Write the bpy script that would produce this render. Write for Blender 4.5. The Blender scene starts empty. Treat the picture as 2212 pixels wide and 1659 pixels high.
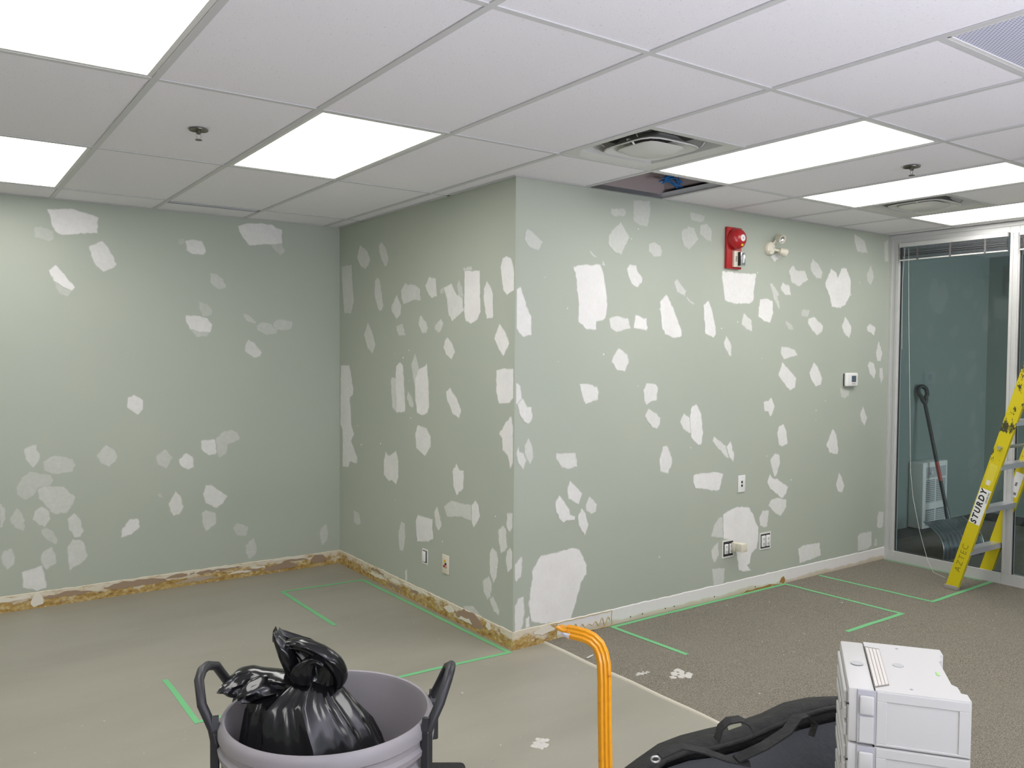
import bpy, bmesh, math, random
from mathutils import Vector, Matrix
from mathutils.geometry import tessellate_polygon
random.seed(7)
S = bpy.context.scene
COL = S.collection
PI = math.pi

# ------------------------------------------------------------------ camera, light, exposure
HC = 2.590            # ceiling height
YR, YL, XM, XG = 3.690, 6.010, 2.640, 6.360     # right wall, left wall, middle wall, glass partition
XA, YA, T = 0.6914, 3.1638, 0.6096              # ceiling grid origin and module
cam = bpy.data.cameras.new('camera')
cam.sensor_width = 36.0
cam.lens = 29.31
cam.clip_start = 0.05
cam_o = bpy.data.objects.new('camera', cam)
COL.objects.link(cam_o)
R_, U_, F_ = Vector((0.8152, -0.5791, 0.006817)), Vector((0.0149, 0.03274, 0.9994)), Vector((0.5789, 0.8146, -0.03531))
m = Matrix((R_.normalized(), U_.normalized(), -F_.normalized())).transposed().to_4x4()
m.translation = Vector((0, 0, 1.628))
cam_o.matrix_world = m
S.camera = cam_o
w = bpy.data.worlds.new('world')
S.world = w
w.use_nodes = True
w.node_tree.nodes['Background'].inputs[0].default_value = (0.75, 0.85, 1.0, 1)
w.node_tree.nodes['Background'].inputs[1].default_value = 0.25
S.view_settings.view_transform = 'Standard'
S.view_settings.look = 'None'
S.view_settings.exposure = -0.05
S.view_settings.gamma = 1.0
S.view_settings.use_curve_mapping = False
S.cycles.use_denoising = True
S.cycles.max_bounces = 8
S.cycles.sample_clamp_indirect = 6.0

LAMP = 8.0            # radiance of the fluorescent panels


def area(name, loc, rot, sx, sy, power, color):
    l = bpy.data.lights.new(name, 'AREA')
    l.shape = 'RECTANGLE'; l.size = sx; l.size_y = sy; l.energy = power; l.color = color
    o = bpy.data.objects.new(name, l)
    o.location = loc; o.rotation_euler = rot
    COL.objects.link(o)
    return o


# daylight through the window behind the photographer, and an added fill lamp brightening the office
area('daylight_lamp', (1.2, -1.62, 1.45), (PI/2+.25, 0, 0), 3.6, 1.7, 22, (0.80, 0.86, 1.0))
area('snow_light_lamp', (1.5, -1.60, 0.75), (PI/2+1.40, 0, -.12), 3.6, .5, 250, (0.86, 0.86, 1.0))
area('office_fill_lamp', (7.5, -0.88, 1.4), (PI/2, 0, 0), 1.8, 1.4, 72, (0.80, 0.89, 1.0))


# ------------------------------------------------------------------ helpers
class MB:
    def __init__(self):
        self.bm = bmesh.new()

    def box(self, x0, x1, y0, y1, z0, z1, bev=0.0, seg=2, M=None):
        r = bmesh.ops.create_cube(self.bm, size=1.0)
        vs = r['verts']
        for v in vs:
            v.co = Vector(((x0+x1)/2+v.co.x*(x1-x0), (y0+y1)/2+v.co.y*(y1-y0), (z0+z1)/2+v.co.z*(z1-z0)))
        if bev > 0:
            es = list({e for v in vs for e in v.link_edges})
            r2 = bmesh.ops.bevel(self.bm, geom=es, offset=bev, segments=seg, affect='EDGES', profile=0.5)
            vs = list({v for f in r2['faces'] for v in f.verts} | {v for v in vs if v.is_valid})
        if M is not None:
            for v in vs:
                v.co = M @ v.co
        return self

    def loft(self, rings, closed=True, cap=True, loop=False):
        V = [[self.bm.verts.new(p) for p in r] for r in rings]
        n = len(V[0])
        for a in range(len(V) - (0 if loop else 1)):
            A, B = V[a], V[(a+1) % len(V)]
            for i in range(n if closed else n-1):
                j = (i+1) % n
                self.bm.faces.new((A[i], A[j], B[j], B[i]))
        if cap and closed and not loop:
            self.bm.faces.new(list(reversed(V[0])))
            self.bm.faces.new(V[-1])
        return self

    def lathe(self, prof, n=48, M=None, axis='Z', cap=True):
        rings = []
        for r, z in prof:
            ring = []
            for i in range(n):
                a = 2*PI*i/n
                p = Vector((max(r, 1e-4)*math.cos(a), max(r, 1e-4)*math.sin(a), z))
                if axis == 'Y':
                    p = Vector((p.x, -p.z, p.y))
                if M is not None:
                    p = M @ p
                ring.append(p)
            rings.append(ring)
        return self.loft(rings, cap=cap)

    def tube(self, pts, rad, n=10, prof=None, up=Vector((0, 0, 1)), close=False):
        """sweep a circle (or prof: list of (a, b) offsets) along pts"""
        pts = [Vector(p) for p in pts]
        rings = []
        N = len(pts)
        side = None
        for k, p in enumerate(pts):
            if close:
                d = (pts[(k+1) % N]-pts[k-1]).normalized()
            else:
                d = (pts[min(k+1, N-1)]-pts[max(k-1, 0)]).normalized()
            if side is None:
                s = d.cross(up)
                if s.length < 1e-3:
                    s = d.cross(Vector((1, 0, 0)))
                side = s.normalized()
            else:
                side = (side - d*side.dot(d)).normalized()
            b = side.cross(d).normalized()
            r = rad[k] if isinstance(rad, (list, tuple)) else rad
            if prof:
                rings.append([p+side*a*r+b*c*r for a, c in prof])
            else:
                rings.append([p+side*math.cos(2*PI*i/n)*r+b*math.sin(2*PI*i/n)*r for i in range(n)])
        return self.loft(rings, loop=close)

    def prism(self, poly, z0, z1, M=None):
        a = [Vector((x, y, z0)) for x, y in poly]
        b = [Vector((x, y, z1)) for x, y in poly]
        if M is not None:
            a = [M @ p for p in a]; b = [M @ p for p in b]
        return self.loft([a, b])

    def quad(self, a, b, c, d):
        self.bm.faces.new([self.bm.verts.new(p) for p in (a, b, c, d)])
        return self

    def mesh(self, name, mat, smooth=None):
        bmesh.ops.recalc_face_normals(self.bm, faces=self.bm.faces)
        me = bpy.data.meshes.new(name)
        self.bm.to_mesh(me)
        self.bm.free()
        for mm in (mat if isinstance(mat, (list, tuple)) else [mat]):
            me.materials.append(mm)
        if smooth is not None:
            me.shade_smooth()
            if smooth < 180:
                me.set_sharp_from_angle(angle=math.radians(smooth))
        return me

    def build(self, name, mat, parent=None, smooth=None, kind=None, loc=None):
        return link(name, self.mesh(name, mat, smooth), parent, kind, loc)


def link(name, me, parent=None, kind=None, loc=None):
    o = bpy.data.objects.new(name, me)
    COL.objects.link(o)
    if parent is not None:
        o.parent = parent
    if kind:
        o['kind'] = kind
    if loc is not None:
        o.location = loc
    return o


def thing(name, label, cat, loc=(0, 0, 0), rz=0.0, group=None):
    o = bpy.data.objects.new(name, None)
    o.empty_display_size = 0.1
    COL.objects.link(o)
    o.location = loc
    o.rotation_euler = (0, 0, rz)
    tag(o, label, cat, group)
    return o


def tag(o, label, cat, group=None):
    o['label'] = label
    o['category'] = cat
    if group:
        o['group'] = group
    return o


def dup(root, loc, label, rz=None):
    r = root.copy(); COL.objects.link(r); r.location = loc
    if rz is not None:
        r.rotation_euler = (0, 0, rz)
    r['label'] = label
    for ch in list(root.children):
        c = ch.copy(); COL.objects.link(c); c.parent = r
        for g in list(ch.children):
            d = g.copy(); COL.objects.link(d); d.parent = c
    return r


def text(name, s, size, mat, parent, M, bold=0.0, shear=0.0, spacing=1.0, depth=0.0004):
    cu = bpy.data.curves.new(name, 'FONT')
    cu.body = s; cu.size = size; cu.align_x = 'CENTER'; cu.align_y = 'CENTER'
    cu.offset = bold; cu.shear = shear; cu.space_character = spacing; cu.extrude = depth
    cu.resolution_u = 3
    tmp = bpy.data.objects.new(name+'_tmp', cu)
    COL.objects.link(tmp)
    bpy.context.view_layer.update()
    me = bpy.data.meshes.new_from_object(tmp.evaluated_get(bpy.context.evaluated_depsgraph_get()))
    bpy.data.objects.remove(tmp)
    me.transform(M)
    me.materials.clear(); me.materials.append(mat)
    return link(name, me, parent)


# ------------------------------------------------------------------ materials
def mat(name, col, rough=0.5, metal=0.0, **k):
    m = bpy.data.materials.new(name)
    m.use_nodes = True
    b = m.node_tree.nodes['Principled BSDF']
    b.inputs['Base Color'].default_value = (*col, 1)
    b.inputs['Roughness'].default_value = rough
    b.inputs['Metallic'].default_value = metal
    for kk, v in k.items():
        b.inputs[kk].default_value = v
    return m


def nd(m, t, **k):
    n = m.node_tree.nodes.new(t)
    for a, v in k.items():
        if a.startswith('i_'):
            n.inputs[a[2:].replace('_', ' ')].default_value = v
        else:
            setattr(n, a, v)
    return n


def lk(m, a, b):
    m.node_tree.links.new(a, b)


def noise(m, scale, detail=3.0, vec=None, rough=0.55, stretch=None):
    n = nd(m, 'ShaderNodeTexNoise')
    n.inputs['Scale'].default_value = scale
    n.inputs['Detail'].default_value = detail
    n.inputs['Roughness'].default_value = rough
    g = nd(m, 'ShaderNodeNewGeometry')
    src = g.outputs['Position']
    if stretch:
        mp = nd(m, 'ShaderNodeMapping')
        mp.inputs['Scale'].default_value = stretch
        lk(m, src, mp.inputs['Vector']); src = mp.outputs['Vector']
    lk(m, src, n.inputs['Vector'])
    return n.outputs['Fac']


def ramp(m, fac, stops):
    r = nd(m, 'ShaderNodeValToRGB')
    e = r.color_ramp.elements
    while len(e) < len(stops):
        e.new(0.5)
    for i, (p, c) in enumerate(stops):
        e[i].position = p
        e[i].color = (*c, 1) if len(c) == 3 else c
    lk(m, fac, r.inputs['Fac'])
    return r.outputs['Color']


def mix(m, fac, a, b):
    x = nd(m, 'ShaderNodeMix', data_type='RGBA')
    for s, v in ((x.inputs[6], a), (x.inputs[7], b)):
        if isinstance(v, tuple):
            s.default_value = (*v, 1)
        else:
            lk(m, v, s)
    if isinstance(fac, float):
        x.inputs[0].default_value = fac
    else:
        lk(m, fac, x.inputs[0])
    return x.outputs[2]


def bump(m, h, strength=0.3, dist=0.002):
    b = nd(m, 'ShaderNodeBump')
    b.inputs['Strength'].default_value = strength
    b.inputs['Distance'].default_value = dist
    lk(m, h, b.inputs['Height'])
    lk(m, b.outputs['Normal'], m.node_tree.nodes['Principled BSDF'].inputs['Normal'])


def base(m, c):
    lk(m, c, m.node_tree.nodes['Principled BSDF'].inputs['Base Color'])


def mathn(m, op, a, b):
    n = nd(m, 'ShaderNodeMath', operation=op)
    for i, v in enumerate((a, b)):
        if isinstance(v, (int, float)):
            n.inputs[i].default_value = v
        else:
            lk(m, v, n.inputs[i])
    return n.outputs[0]


GREEN = (0.408, 0.445, 0.378)
M_wall = mat('green_wall_paint', GREEN, 0.55)
base(M_wall, ramp(M_wall, noise(M_wall, 1.3, 4), [(0.3, (0.398, 0.438, 0.370)), (0.7, (0.420, 0.455, 0.382))]))
bump(M_wall, noise(M_wall, 260, 3), 0.15, 0.001)

M_fill = mat('joint_compound', (0.8, 0.8, 0.78), 0.85)
_at = nd(M_fill, 'ShaderNodeAttribute', attribute_name='cover')
_n = noise(M_fill, 45, 4)
_c = mathn(M_fill, 'ADD', _at.outputs['Fac'], mathn(M_fill, 'MULTIPLY', mathn(M_fill, 'SUBTRACT', _n, 0.5), 0.35))
_cl = nd(M_fill, 'ShaderNodeClamp'); lk(M_fill, _c, _cl.inputs[0])
_w = ramp(M_fill, noise(M_fill, 9, 3), [(0.3, (0.75, 0.735, 0.72)), (0.7, (0.80, 0.79, 0.77))])
base(M_fill, mix(M_fill, _cl.outputs[0], GREEN, _w))
bump(M_fill, noise(M_fill, 60, 5), 0.2, 0.002)

M_tile = mat('mineral_fibre_tile', (0.8, 0.8, 0.8), 0.95)
_n = noise(M_tile, 150, 2)
_f = noise(M_tile, 150, 2, stretch=(1, 0.5, 1))
_pit = ramp(M_tile, _f, [(0.27, (0.35, 0.35, 0.35)), (0.35, (1, 1, 1))])
base(M_tile, mix(M_tile, _pit, (0.50, 0.49, 0.49), (0.82, 0.80, 0.83)))
bump(M_tile, _n, 0.35, 0.003)
M_bar = mat('painted_steel_grid', (0.58, 0.575, 0.575), 0.45)
M_plenum = mat('raw_plenum', (0.30, 0.26, 0.25), 0.9)
M_lamp = bpy.data.materials.new('lit_prismatic_diffuser')
M_lamp.use_nodes = True
_b = M_lamp.node_tree.nodes['Principled BSDF']
_b.inputs['Base Color'].default_value = (0.9, 0.9, 0.88, 1)
_b.inputs['Emission Color'].default_value = (1.0, 0.98, 0.95, 1)
_b.inputs['Emission Strength'].default_value = LAMP

M_conc = mat('bare_concrete', (0.4, 0.38, 0.33), 0.42)
_a = noise(M_conc, 1.1, 6, stretch=(0.6, 1.6, 1))
_c1 = ramp(M_conc, _a, [(0.25, (0.258, 0.244, 0.197)), (0.5, (0.308, 0.293, 0.240)), (0.75, (0.350, 0.334, 0.277))])
_sp = ramp(M_conc, noise(M_conc, 55, 2), [(0.73, (0, 0, 0)), (0.76, (1, 1, 1))])
base(M_conc, mix(M_conc, _sp, _c1, (0.55, 0.53, 0.47)))
bump(M_conc, noise(M_conc, 30, 5), 0.12, 0.002)

M_carpet = mat('loop_pile_carpet', (0.25, 0.22, 0.18), 1.0)
_f = noise(M_carpet, 210, 2)
_big = noise(M_carpet, 1.6, 3)
_c1 = ramp(M_carpet, _f, [(0.36, (0.105, 0.092, 0.070)), (0.5, (0.205, 0.184, 0.145)), (0.64, (0.32, 0.29, 0.235))])
base(M_carpet, mix(M_carpet, ramp(M_carpet, _big, [(0.35, (0, 0, 0)), (0.7, (0.35, 0.35, 0.35))]), _c1, (0.235, 0.212, 0.17)))
bump(M_carpet, _f, 0.9, 0.006)
M_edge = mat('carpet_edge_binding', (0.55, 0.52, 0.43), 0.7)

M_glue = mat('old_adhesive_on_drywall', (0.6, 0.5, 0.3), 0.6)
_n1 = noise(M_glue, 9, 6, stretch=(1, 1, 2.2), rough=0.7)
_n2 = noise(M_glue, 26, 5, stretch=(1, 1, 1.5), rough=0.65)
_o = ramp(M_glue, _n2, [(0.30, (0.16, 0.085, 0.02)), (0.42, (0.36, 0.22, 0.055)), (0.54, (0.46, 0.32, 0.11)), (0.66, (0.60, 0.50, 0.28))])
_g = nd(M_glue, 'ShaderNodeNewGeometry'); _s = nd(M_glue, 'ShaderNodeSeparateXYZ')
lk(M_glue, _g.outputs['Position'], _s.inputs[0])
_hz = mathn(M_glue, 'ADD', _n1, mathn(M_glue, 'MULTIPLY', mathn(M_glue, 'SUBTRACT', _s.outputs['Z'], 0.05), 3.2))
_f = ramp(M_glue, _hz, [(0.50, (0, 0, 0)), (0.56, (.55, .55, .55)), (0.66, (.9, .9, .9))])
base(M_glue, mix(M_glue, _f, _o, (0.70, 0.65, 0.53)))
bump(M_glue, _n2, 0.8, 0.004)
M_primed = mat('bare_drywall_strip', (0.74, 0.72, 0.69), 0.8)
_g = nd(M_primed, 'ShaderNodeNewGeometry'); _s = nd(M_primed, 'ShaderNodeSeparateXYZ')
lk(M_primed, _g.outputs['Position'], _s.inputs[0])
_hz = mathn(M_primed, 'ADD', mathn(M_primed, 'MULTIPLY', noise(M_primed, 5, 4), 0.06), _s.outputs['Z'])
base(M_primed, ramp(M_primed, _hz, [(0.030, (0.50, 0.43, 0.31)), (0.058, (0.60, 0.55, 0.45)), (0.068, (0.74, 0.72, 0.70))]))
M_paper = mat('torn_brown_paper', (0.33, 0.235, 0.16), 0.9)
M_bead = mat('dried_glue_bead', (0.50, 0.37, 0.14), 0.4)
M_rust = mat('rust_stain', (0.33, 0.16, 0.04), 0.9)
M_tape = mat('green_masking_tape', (0.165, 0.50, 0.22), 0.6)
M_alu = mat('brushed_aluminium_frame', (0.60, 0.60, 0.59), 0.42, 0.35)
M_trim = mat('white_trim_paint', (0.70, 0.69, 0.66), 0.5)
M_cream = mat('cream_plastic', (0.70, 0.66, 0.54), 0.4)
M_white = mat('white_plastic', (0.78, 0.78, 0.76), 0.4)
M_dark = mat('dark_cavity', (0.025, 0.025, 0.025), 0.8)
M_steel = mat('galvanised_steel', (0.55, 0.55, 0.56), 0.35, 0.9)
M_chrome = mat('chrome', (0.75, 0.75, 0.76), 0.15, 1.0)
M_red = mat('red_enamel', (0.42, 0.016, 0.02), 0.25)
M_black = mat('black_plastic', (0.022, 0.022, 0.026), 0.4)
M_label = mat('white_label', (0.78, 0.78, 0.76), 0.5)
M_ink = mat('black_ink', (0.02, 0.02, 0.02), 0.6)

M_glass = bpy.data.materials.new('clear_glass')
M_glass.use_nodes = True
_t = M_glass.node_tree
_t.nodes.remove(_t.nodes['Principled BSDF'])
_tr = nd(M_glass, 'ShaderNodeBsdfTransparent'); _tr.inputs[0].default_value = (0.88, 0.925, 0.92, 1)
_gl = nd(M_glass, 'ShaderNodeBsdfGlossy'); _gl.inputs['Roughness'].default_value = 0.02
_fr = nd(M_glass, 'ShaderNodeFresnel'); _fr.inputs[0].default_value = 1.45
_mx = nd(M_glass, 'ShaderNodeMixShader')
lk(M_glass, _fr.outputs[0], _mx.inputs[0]); lk(M_glass, _tr.outputs[0], _mx.inputs[1]); lk(M_glass, _gl.outputs[0], _mx.inputs[2])
lk(M_glass, _mx.outputs[0], _t.nodes['Material Output'].inputs['Surface'])

# ------------------------------------------------------------------ room shell
X0, Y0 = XA-6*T, YA-4*2*T                       # far corner of the room behind the camera
ZT = 3.15                                        # underside of the roof deck


def wall(name, b, mt=None):
    return MB().box(*b).build(name, mt or M_wall, kind='structure')


floor = MB().box(X0-.1, 9.0, Y0-.1, YL+.15, -.12, 0).build('floor', M_conc, kind='structure')
wall_left = wall('wall_left', (X0-.1, XM+.15, YL, YL+.15, 0, ZT))
wall_mid = wall('wall_middle', (XM, XM+.15, YR+.15, YL, 0, ZT))
wall_right = wall('wall_right', (XM, XG-.05, YR, YR+.15, 0, ZT))
wall('wall_west', (X0-.1, X0, Y0, YL, 0, ZT))
# rear wall with its window opening
wr = MB().box(X0-.1, -0.7, Y0-.1, Y0, 0, ZT).box(3.1, XG, Y0-.1, Y0, 0, ZT).box(-0.7, 3.1, Y0-.1, Y0, 0, .55).box(-0.7, 3.1, Y0-.1, Y0, 2.35, ZT)
wr.build('wall_rear', M_wall, kind='structure')
win = MB()
for x in (-0.7, 0.56, 1.82, 3.05):
    win.box(x, x+.05, Y0-.07, Y0-.02, .55, 2.35)
win.box(-0.7, 3.1, Y0-.07, Y0-.02, .55, .60).box(-0.7, 3.1, Y0-.07, Y0-.02, 2.30, 2.35)
win.build('window_3', M_alu, kind='structure')
# office behind the glass
M_office = mat('dark_office_wall', (0.250, 0.300, 0.272), 0.6)  # darker and cooler green than the main room's walls
OX, OY = 8.66, 4.03
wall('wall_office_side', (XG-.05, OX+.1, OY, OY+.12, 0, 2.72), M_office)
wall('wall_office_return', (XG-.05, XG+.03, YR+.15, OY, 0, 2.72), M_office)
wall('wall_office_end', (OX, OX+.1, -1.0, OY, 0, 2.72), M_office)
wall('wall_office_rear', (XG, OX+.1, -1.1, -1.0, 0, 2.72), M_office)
wall('ceiling_2', (XG+.06, OX, -1.0, OY, 2.62, 2.72), M_tile)
wall('wall_partition_top', (XG, XG+.05, Y0, YR, HC+.03, ZT), M_plenum)
M_plen2 = M_plenum
ceiling = MB().box(X0-.1, 9.0, Y0-.1, YL+.15, ZT, ZT+.1).build('ceiling', M_plenum, kind='structure')

# carpet, concrete boundary
XC = 2.853
carpet = MB().box(XC+.012, OX, Y0, YR, 0, .006).box(XG+.03, OX, YR, OY, 0, .006).build('carpet', M_carpet, floor)
eb = MB()
N = 60
rings = []
for k in range(N+1):
    y = Y0+(YR-Y0)*k/N
    dx = .004*math.sin(y*5.1)+.003*math.sin(y*13)
    rings.append([Vector((XC-.004+dx, y, 0)), Vector((XC+dx, y, .007)), Vector((XC+.012+dx, y, .009)), Vector((XC+.016+dx, y, 0))])
eb.loft(rings).build('edge_binding', M_edge, floor)

# ------------------------------------------------------------------ suspended ceiling
lights = {(-1, -2), (-1, 2), (1, 0), (4, -2), (6, -2), (8, -2), (-5, -2), (-5, 2), (-3, -6), (1, -6), (5, -6), (8, -6)}
diffs = {(3, -1), (7, -1)}
RM = {}


def clipx(i):
    return XA+i*T, min(XA+(i+1)*T, XG-.03)


def cell_ok(i, y0):
    return not (i >= 4 and y0 >= YR) 


def add_tile(x0, x1, y0, y1, z=0.0):
    # cut round the corner where the middle wall steps out
    g = .0005
    key = (round(x1-x0, 3), round(y1-y0, 3))
    if key not in RM:
        a, b = (x1-x0)/2-g, (y1-y0)/2-g
        RM[key] = MB().box(-a, a, -b, b, .0035, .020).mesh('ceiling_tile', M_tile)
    link('ceiling_tile', RM[key], ceiling, loc=((x0+x1)/2, (y0+y1)/2, HC+z))


for i in range(-6, 10):
    x0, x1 = clipx(i)
    for j in range(-8, 6, 2):
        y0, y1 = YA+j*T, YA+(j+2)*T
        if i == 3 and y1 > YR:           # the cell that meets the outer corner at x = XM
            if y0 > YR:
                add_tile(x0, XM, y0, min(y1, YL)) if XM-x0 > .05 else None
                continue
            add_tile(XM, x1, y0, YR)
            add_tile(x0, XM, y0, y1) if XM-x0 > .05 else None
            continue
        lim = YL if i < 3 else YR
        if y0 >= lim-.02:
            continue
        y1 = min(y1, lim)
        if (i, j) in lights or (i == 4 and j == 0):
            continue
        if i in (3, 7) and j == -2:
            add_tile(x0, x1, y0, y0+T)
            continue
        if i == 3 and j == -4:
            add_tile(x0, x1, y0+T, y1)
            continue
        if i == 1 and j == 4:            # narrow slot diffuser takes the first 9 cm
            add_tile(x0, x1, y0+.10, y1)
            continue
        add_tile(x0, x1, y0, y1)


def bar(x0, x1, y0, y1):
    dz = -.0005 if x1-x0 < .1 else 0.0
    MB().box(x0, x1, y0, y1, -.001, .003).box((x0+x1)/2-.001 if x1-x0 < .1 else x0, (x0+x1)/2+.001 if x1-x0 < .1 else x1,
                                     (y0+y1)/2-.001 if y1-y0 < .1 else y0, (y0+y1)/2+.001 if y1-y0 < .1 else y1, .003, .038).build('grid_bar', M_bar, ceiling, loc=(0, 0, HC+dz))


h = .012
for i in range(-5, 10):
    x = XA+i*T
    bar(x-h, x+h, Y0, YL if x < XM else YR)
for j in range(-8, 6, 2):
    y = YA+j*T
    bar(X0, XM if y > YR else XG-.03, y-h, y+h)
for i, j in ((3, -1), (7, -1), (3, -3)):
    x = XA+i*T
    bar(x+h, x+T-h, YA+j*T-h, YA+j*T+h)
bar(XA+T+h, XA+2*T-h, YA+4*T+.094, YA+4*T+.104)
# wall angle
wa = [(X0, XM, YL-.018, YL), (XM-.018, XM, YR, YL-.018), (XM-.018, XA+4*T, YR-.018, YR), (XA+5*T, XG-.05, YR-.018, YR), (XG-.05, XG-.032, Y0, YR), (X0, X0+.018, Y0, YL)]
for b in wa:
    MB().box(b[0], b[1], b[2], b[3], -.001, .002).build('wall_angle', M_bar, ceiling, loc=(0, 0, HC))
MB().box(XA+4*T, XA+5*T, YR-.022, YR, -.001, .002).box(XA+4*T, XA+5*T, YR-.003, YR, .002, .03).build('wall_angle', M_steel, ceiling, loc=(0, 0, HC))
# boxed-in plaster plenum above the missing tile
MB().box(XA+3.9*T, XA+5.1*T, YR-.006, YR-.001, .03, .55).box(XA+5*T+.02, XA+5*T+.05, YA-.1, YR, .06, .5).build('plenum_panel', mat('bare_board', (0.40, 0.335, 0.32), 0.9), ceiling, loc=(0, 0, HC))

# fluorescent troffers
_lab = {(-1, -2): 'lit fluorescent ceiling panel cut off by the top left corner, nearest the camera',
        (-1, 2): 'lit fluorescent ceiling panel at the left edge above the large filler patch',
        (1, 0): 'lit square-looking fluorescent ceiling panel right of the left sprinkler head',
        (4, -2): 'long lit fluorescent ceiling panel beside the square air diffuser and open ceiling hole',
        (6, -2): 'long lit fluorescent ceiling panel just beyond the right sprinkler head',
        (8, -2): 'lit fluorescent ceiling panel closest to the glass partition and its blind'}
_fr = MB()
a, b = T/2-.013, T-.013
for q in ((-a, -a+.018, -b, b), (a-.018, a, -b, b), (-a+.018, a-.018, -b, -b+.018), (-a+.018, a-.018, b-.018, b)):
    _fr.box(q[0], q[1], q[2], q[3], .001, .006)
_fr_me = _fr.mesh('frame', M_trim)
_di = MB()
_di.box(-a+.016, a-.016, -b+.016, b-.016, .003, .007)
_di_me = _di.mesh('diffuser', M_lamp)
_ho_me = MB().box(-a, a, -b, b, .010, .10).mesh('housing', M_steel)
for (i, j) in sorted(lights):
    t = thing('ceiling_light', _lab.get((i, j), 'fluorescent ceiling panel behind the photographer, outside the picture'), 'light',
              (XA+(i+.5)*T, YA+(j+1)*T, HC), 0, 'lights behind the camera' if (i, j) not in _lab else 'fluorescent troffers in the ceiling')
    link('frame', _fr_me, t); link('diffuser', _di_me, t); link('housing', _ho_me, t)

# square cone air diffusers
M_diff = mat('off_white_diffuser_metal', (0.60, 0.60, 0.56), 0.4)
M_duct = mat('shaded_duct', (0.10, 0.095, 0.10), 0.6, 0.4)  # dark colour stands in for the shade inside the duct


def rsq(s, z, r=.25, n=32):
    """rounded square ring of half side s"""
    out = []
    for k in range(n):
        a = 2*PI*k/n
        c, d = math.cos(a), math.sin(a)
        p = 60.0 if r < .2 else 5.0
        q = (abs(c)**p+abs(d)**p)**(1/p)
        out.append(Vector((s*c/q, s*d/q, z)))
    return out


def air_diffuser(loc, label):
    t = thing('air_diffuser', label, 'vent', loc, 0, 'square air diffusers in the ceiling')
    h = T/2-.013
    MB().loft([rsq(h, .001, .1), rsq(h-.018, .001, .1), rsq(h-.050, .016, .1), rsq(h-.062, .085, .1), rsq(h-.059, .085, .1), rsq(h-.045, .022, .1), rsq(h, .006, .1)], cap=False, loop=True).build('outer_cone', M_diff, t, 40)
    MB().loft([rsq(.180, .010), rsq(.177, .005), rsq(.150, .024), rsq(.115, .056), rsq(.112, .056), rsq(.146, .029), rsq(.177, .014)], cap=False, loop=True).build('middle_cone', M_diff, t, 40)
    MB().loft([rsq(.012, -.018), rsq(.070, -.018), rsq(.095, -.010), rsq(.125, .006), rsq(.125, .010), rsq(.080, .018), rsq(.01, .020)]).build('centre_plaque', M_diff, t, 40)
    MB().loft([rsq(h-.062, .080, .1), rsq(.19, .15), rsq(.17, .30), rsq(.175, .30), rsq(.195, .15), rsq(h-.057, .080, .1)], cap=False, loop=True).build('duct_neck', M_duct, t, 40)
    MB().box(-.17, .17, -.17, .17, .298, .302).build('dark_backing', M_dark, t)  # dark sheet in place of the unlit duct above
    MB().box(-.008, .008, -.012, -.010, -.004, .14).box(-.13, .13, -.012, -.006, .10, .115).build('strap', M_steel, t)
    for sx, sy in ((-1, -1), (1, -1), (-1, 1), (1, 1)):
        MB().tube([(sx*.225, sy*.13, .05), (sx*.215, sy*.12, .03), (sx*.190, sy*.11, .016)], .0022, 6).build('spring_hook', M_steel, t)
    for sx in (-1, 1):
        MB().tube([(sx*.125, -.02, .01), (sx*.15, -.02, .03), (sx*.17, -.02, .024)], .005, 6).build('bracket', M_diff, t)
    return t


air_diffuser((XA+3.5*T, YA-.5*T, HC), 'square metal air diffuser beside the open ceiling hole, dark duct showing')
air_diffuser((XA+7.5*T, YA-.5*T, HC), 'square metal air diffuser between the two farthest lit panels')

# perforated return grille
t = thing('return_grille', 'pale blue perforated air return panel in the ceiling near the top right corner', 'vent', (XA+3.5*T, YA-3.5*T, HC))
M_perf = mat('perforated_lavender_metal', (0.60, 0.61, 0.72), 0.5)
_g = nd(M_perf, 'ShaderNodeNewGeometry'); _mp = nd(M_perf, 'ShaderNodeMapping'); _mp.inputs['Scale'].default_value = (85, 85, 0)
_mp.inputs['Rotation'].default_value = (0, 0, PI/4)
_v = nd(M_perf, 'ShaderNodeTexVoronoi'); _v.inputs['Randomness'].default_value = 0.0
lk(M_perf, _g.outputs['Position'], _mp.inputs[0]); lk(M_perf, _mp.outputs[0], _v.inputs['Vector']); _v.inputs['Scale'].default_value = 1.0
base(M_perf, ramp(M_perf, _v.outputs['Distance'], [(0.22, (0.18, 0.18, 0.24)), (0.30, (0.60, 0.61, 0.72))]))
h = T/2-.013
MB().box(-h, h, -h, h, .004, .007).build('perforated_panel', M_perf, t)
fr = MB()
for q in ((-h, -h+.012, -h, h), (h-.012, h, -h, h), (-h, h, -h, -h+.012), (-h, h, h-.012, h)):
    fr.box(*q, .001, .004)
fr.build('frame', M_trim, t)

# slot diffuser by the left wall
t = thing('slot_diffuser', 'narrow pale linear slot vent in the ceiling against the left wall', 'vent', (XA+1.5*T, YA+4*T+.053, HC))
MB().box(-T/2+.02, T/2-.02, -.036, .036, .002, .006).build('blade', mat('lavender_metal', (0.56, 0.56, 0.66), 0.4), t)
MB().box(-T/2+.014, T/2-.014, .037, .041, .001, .008).box(-T/2+.014, T/2-.014, -.041, -.037, .001, .008).build('slot_edge', M_dark, t)

# sprinkler heads
M_brass = mat('tarnished_brass', (0.16, 0.155, 0.12), 0.35, 0.7)


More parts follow.
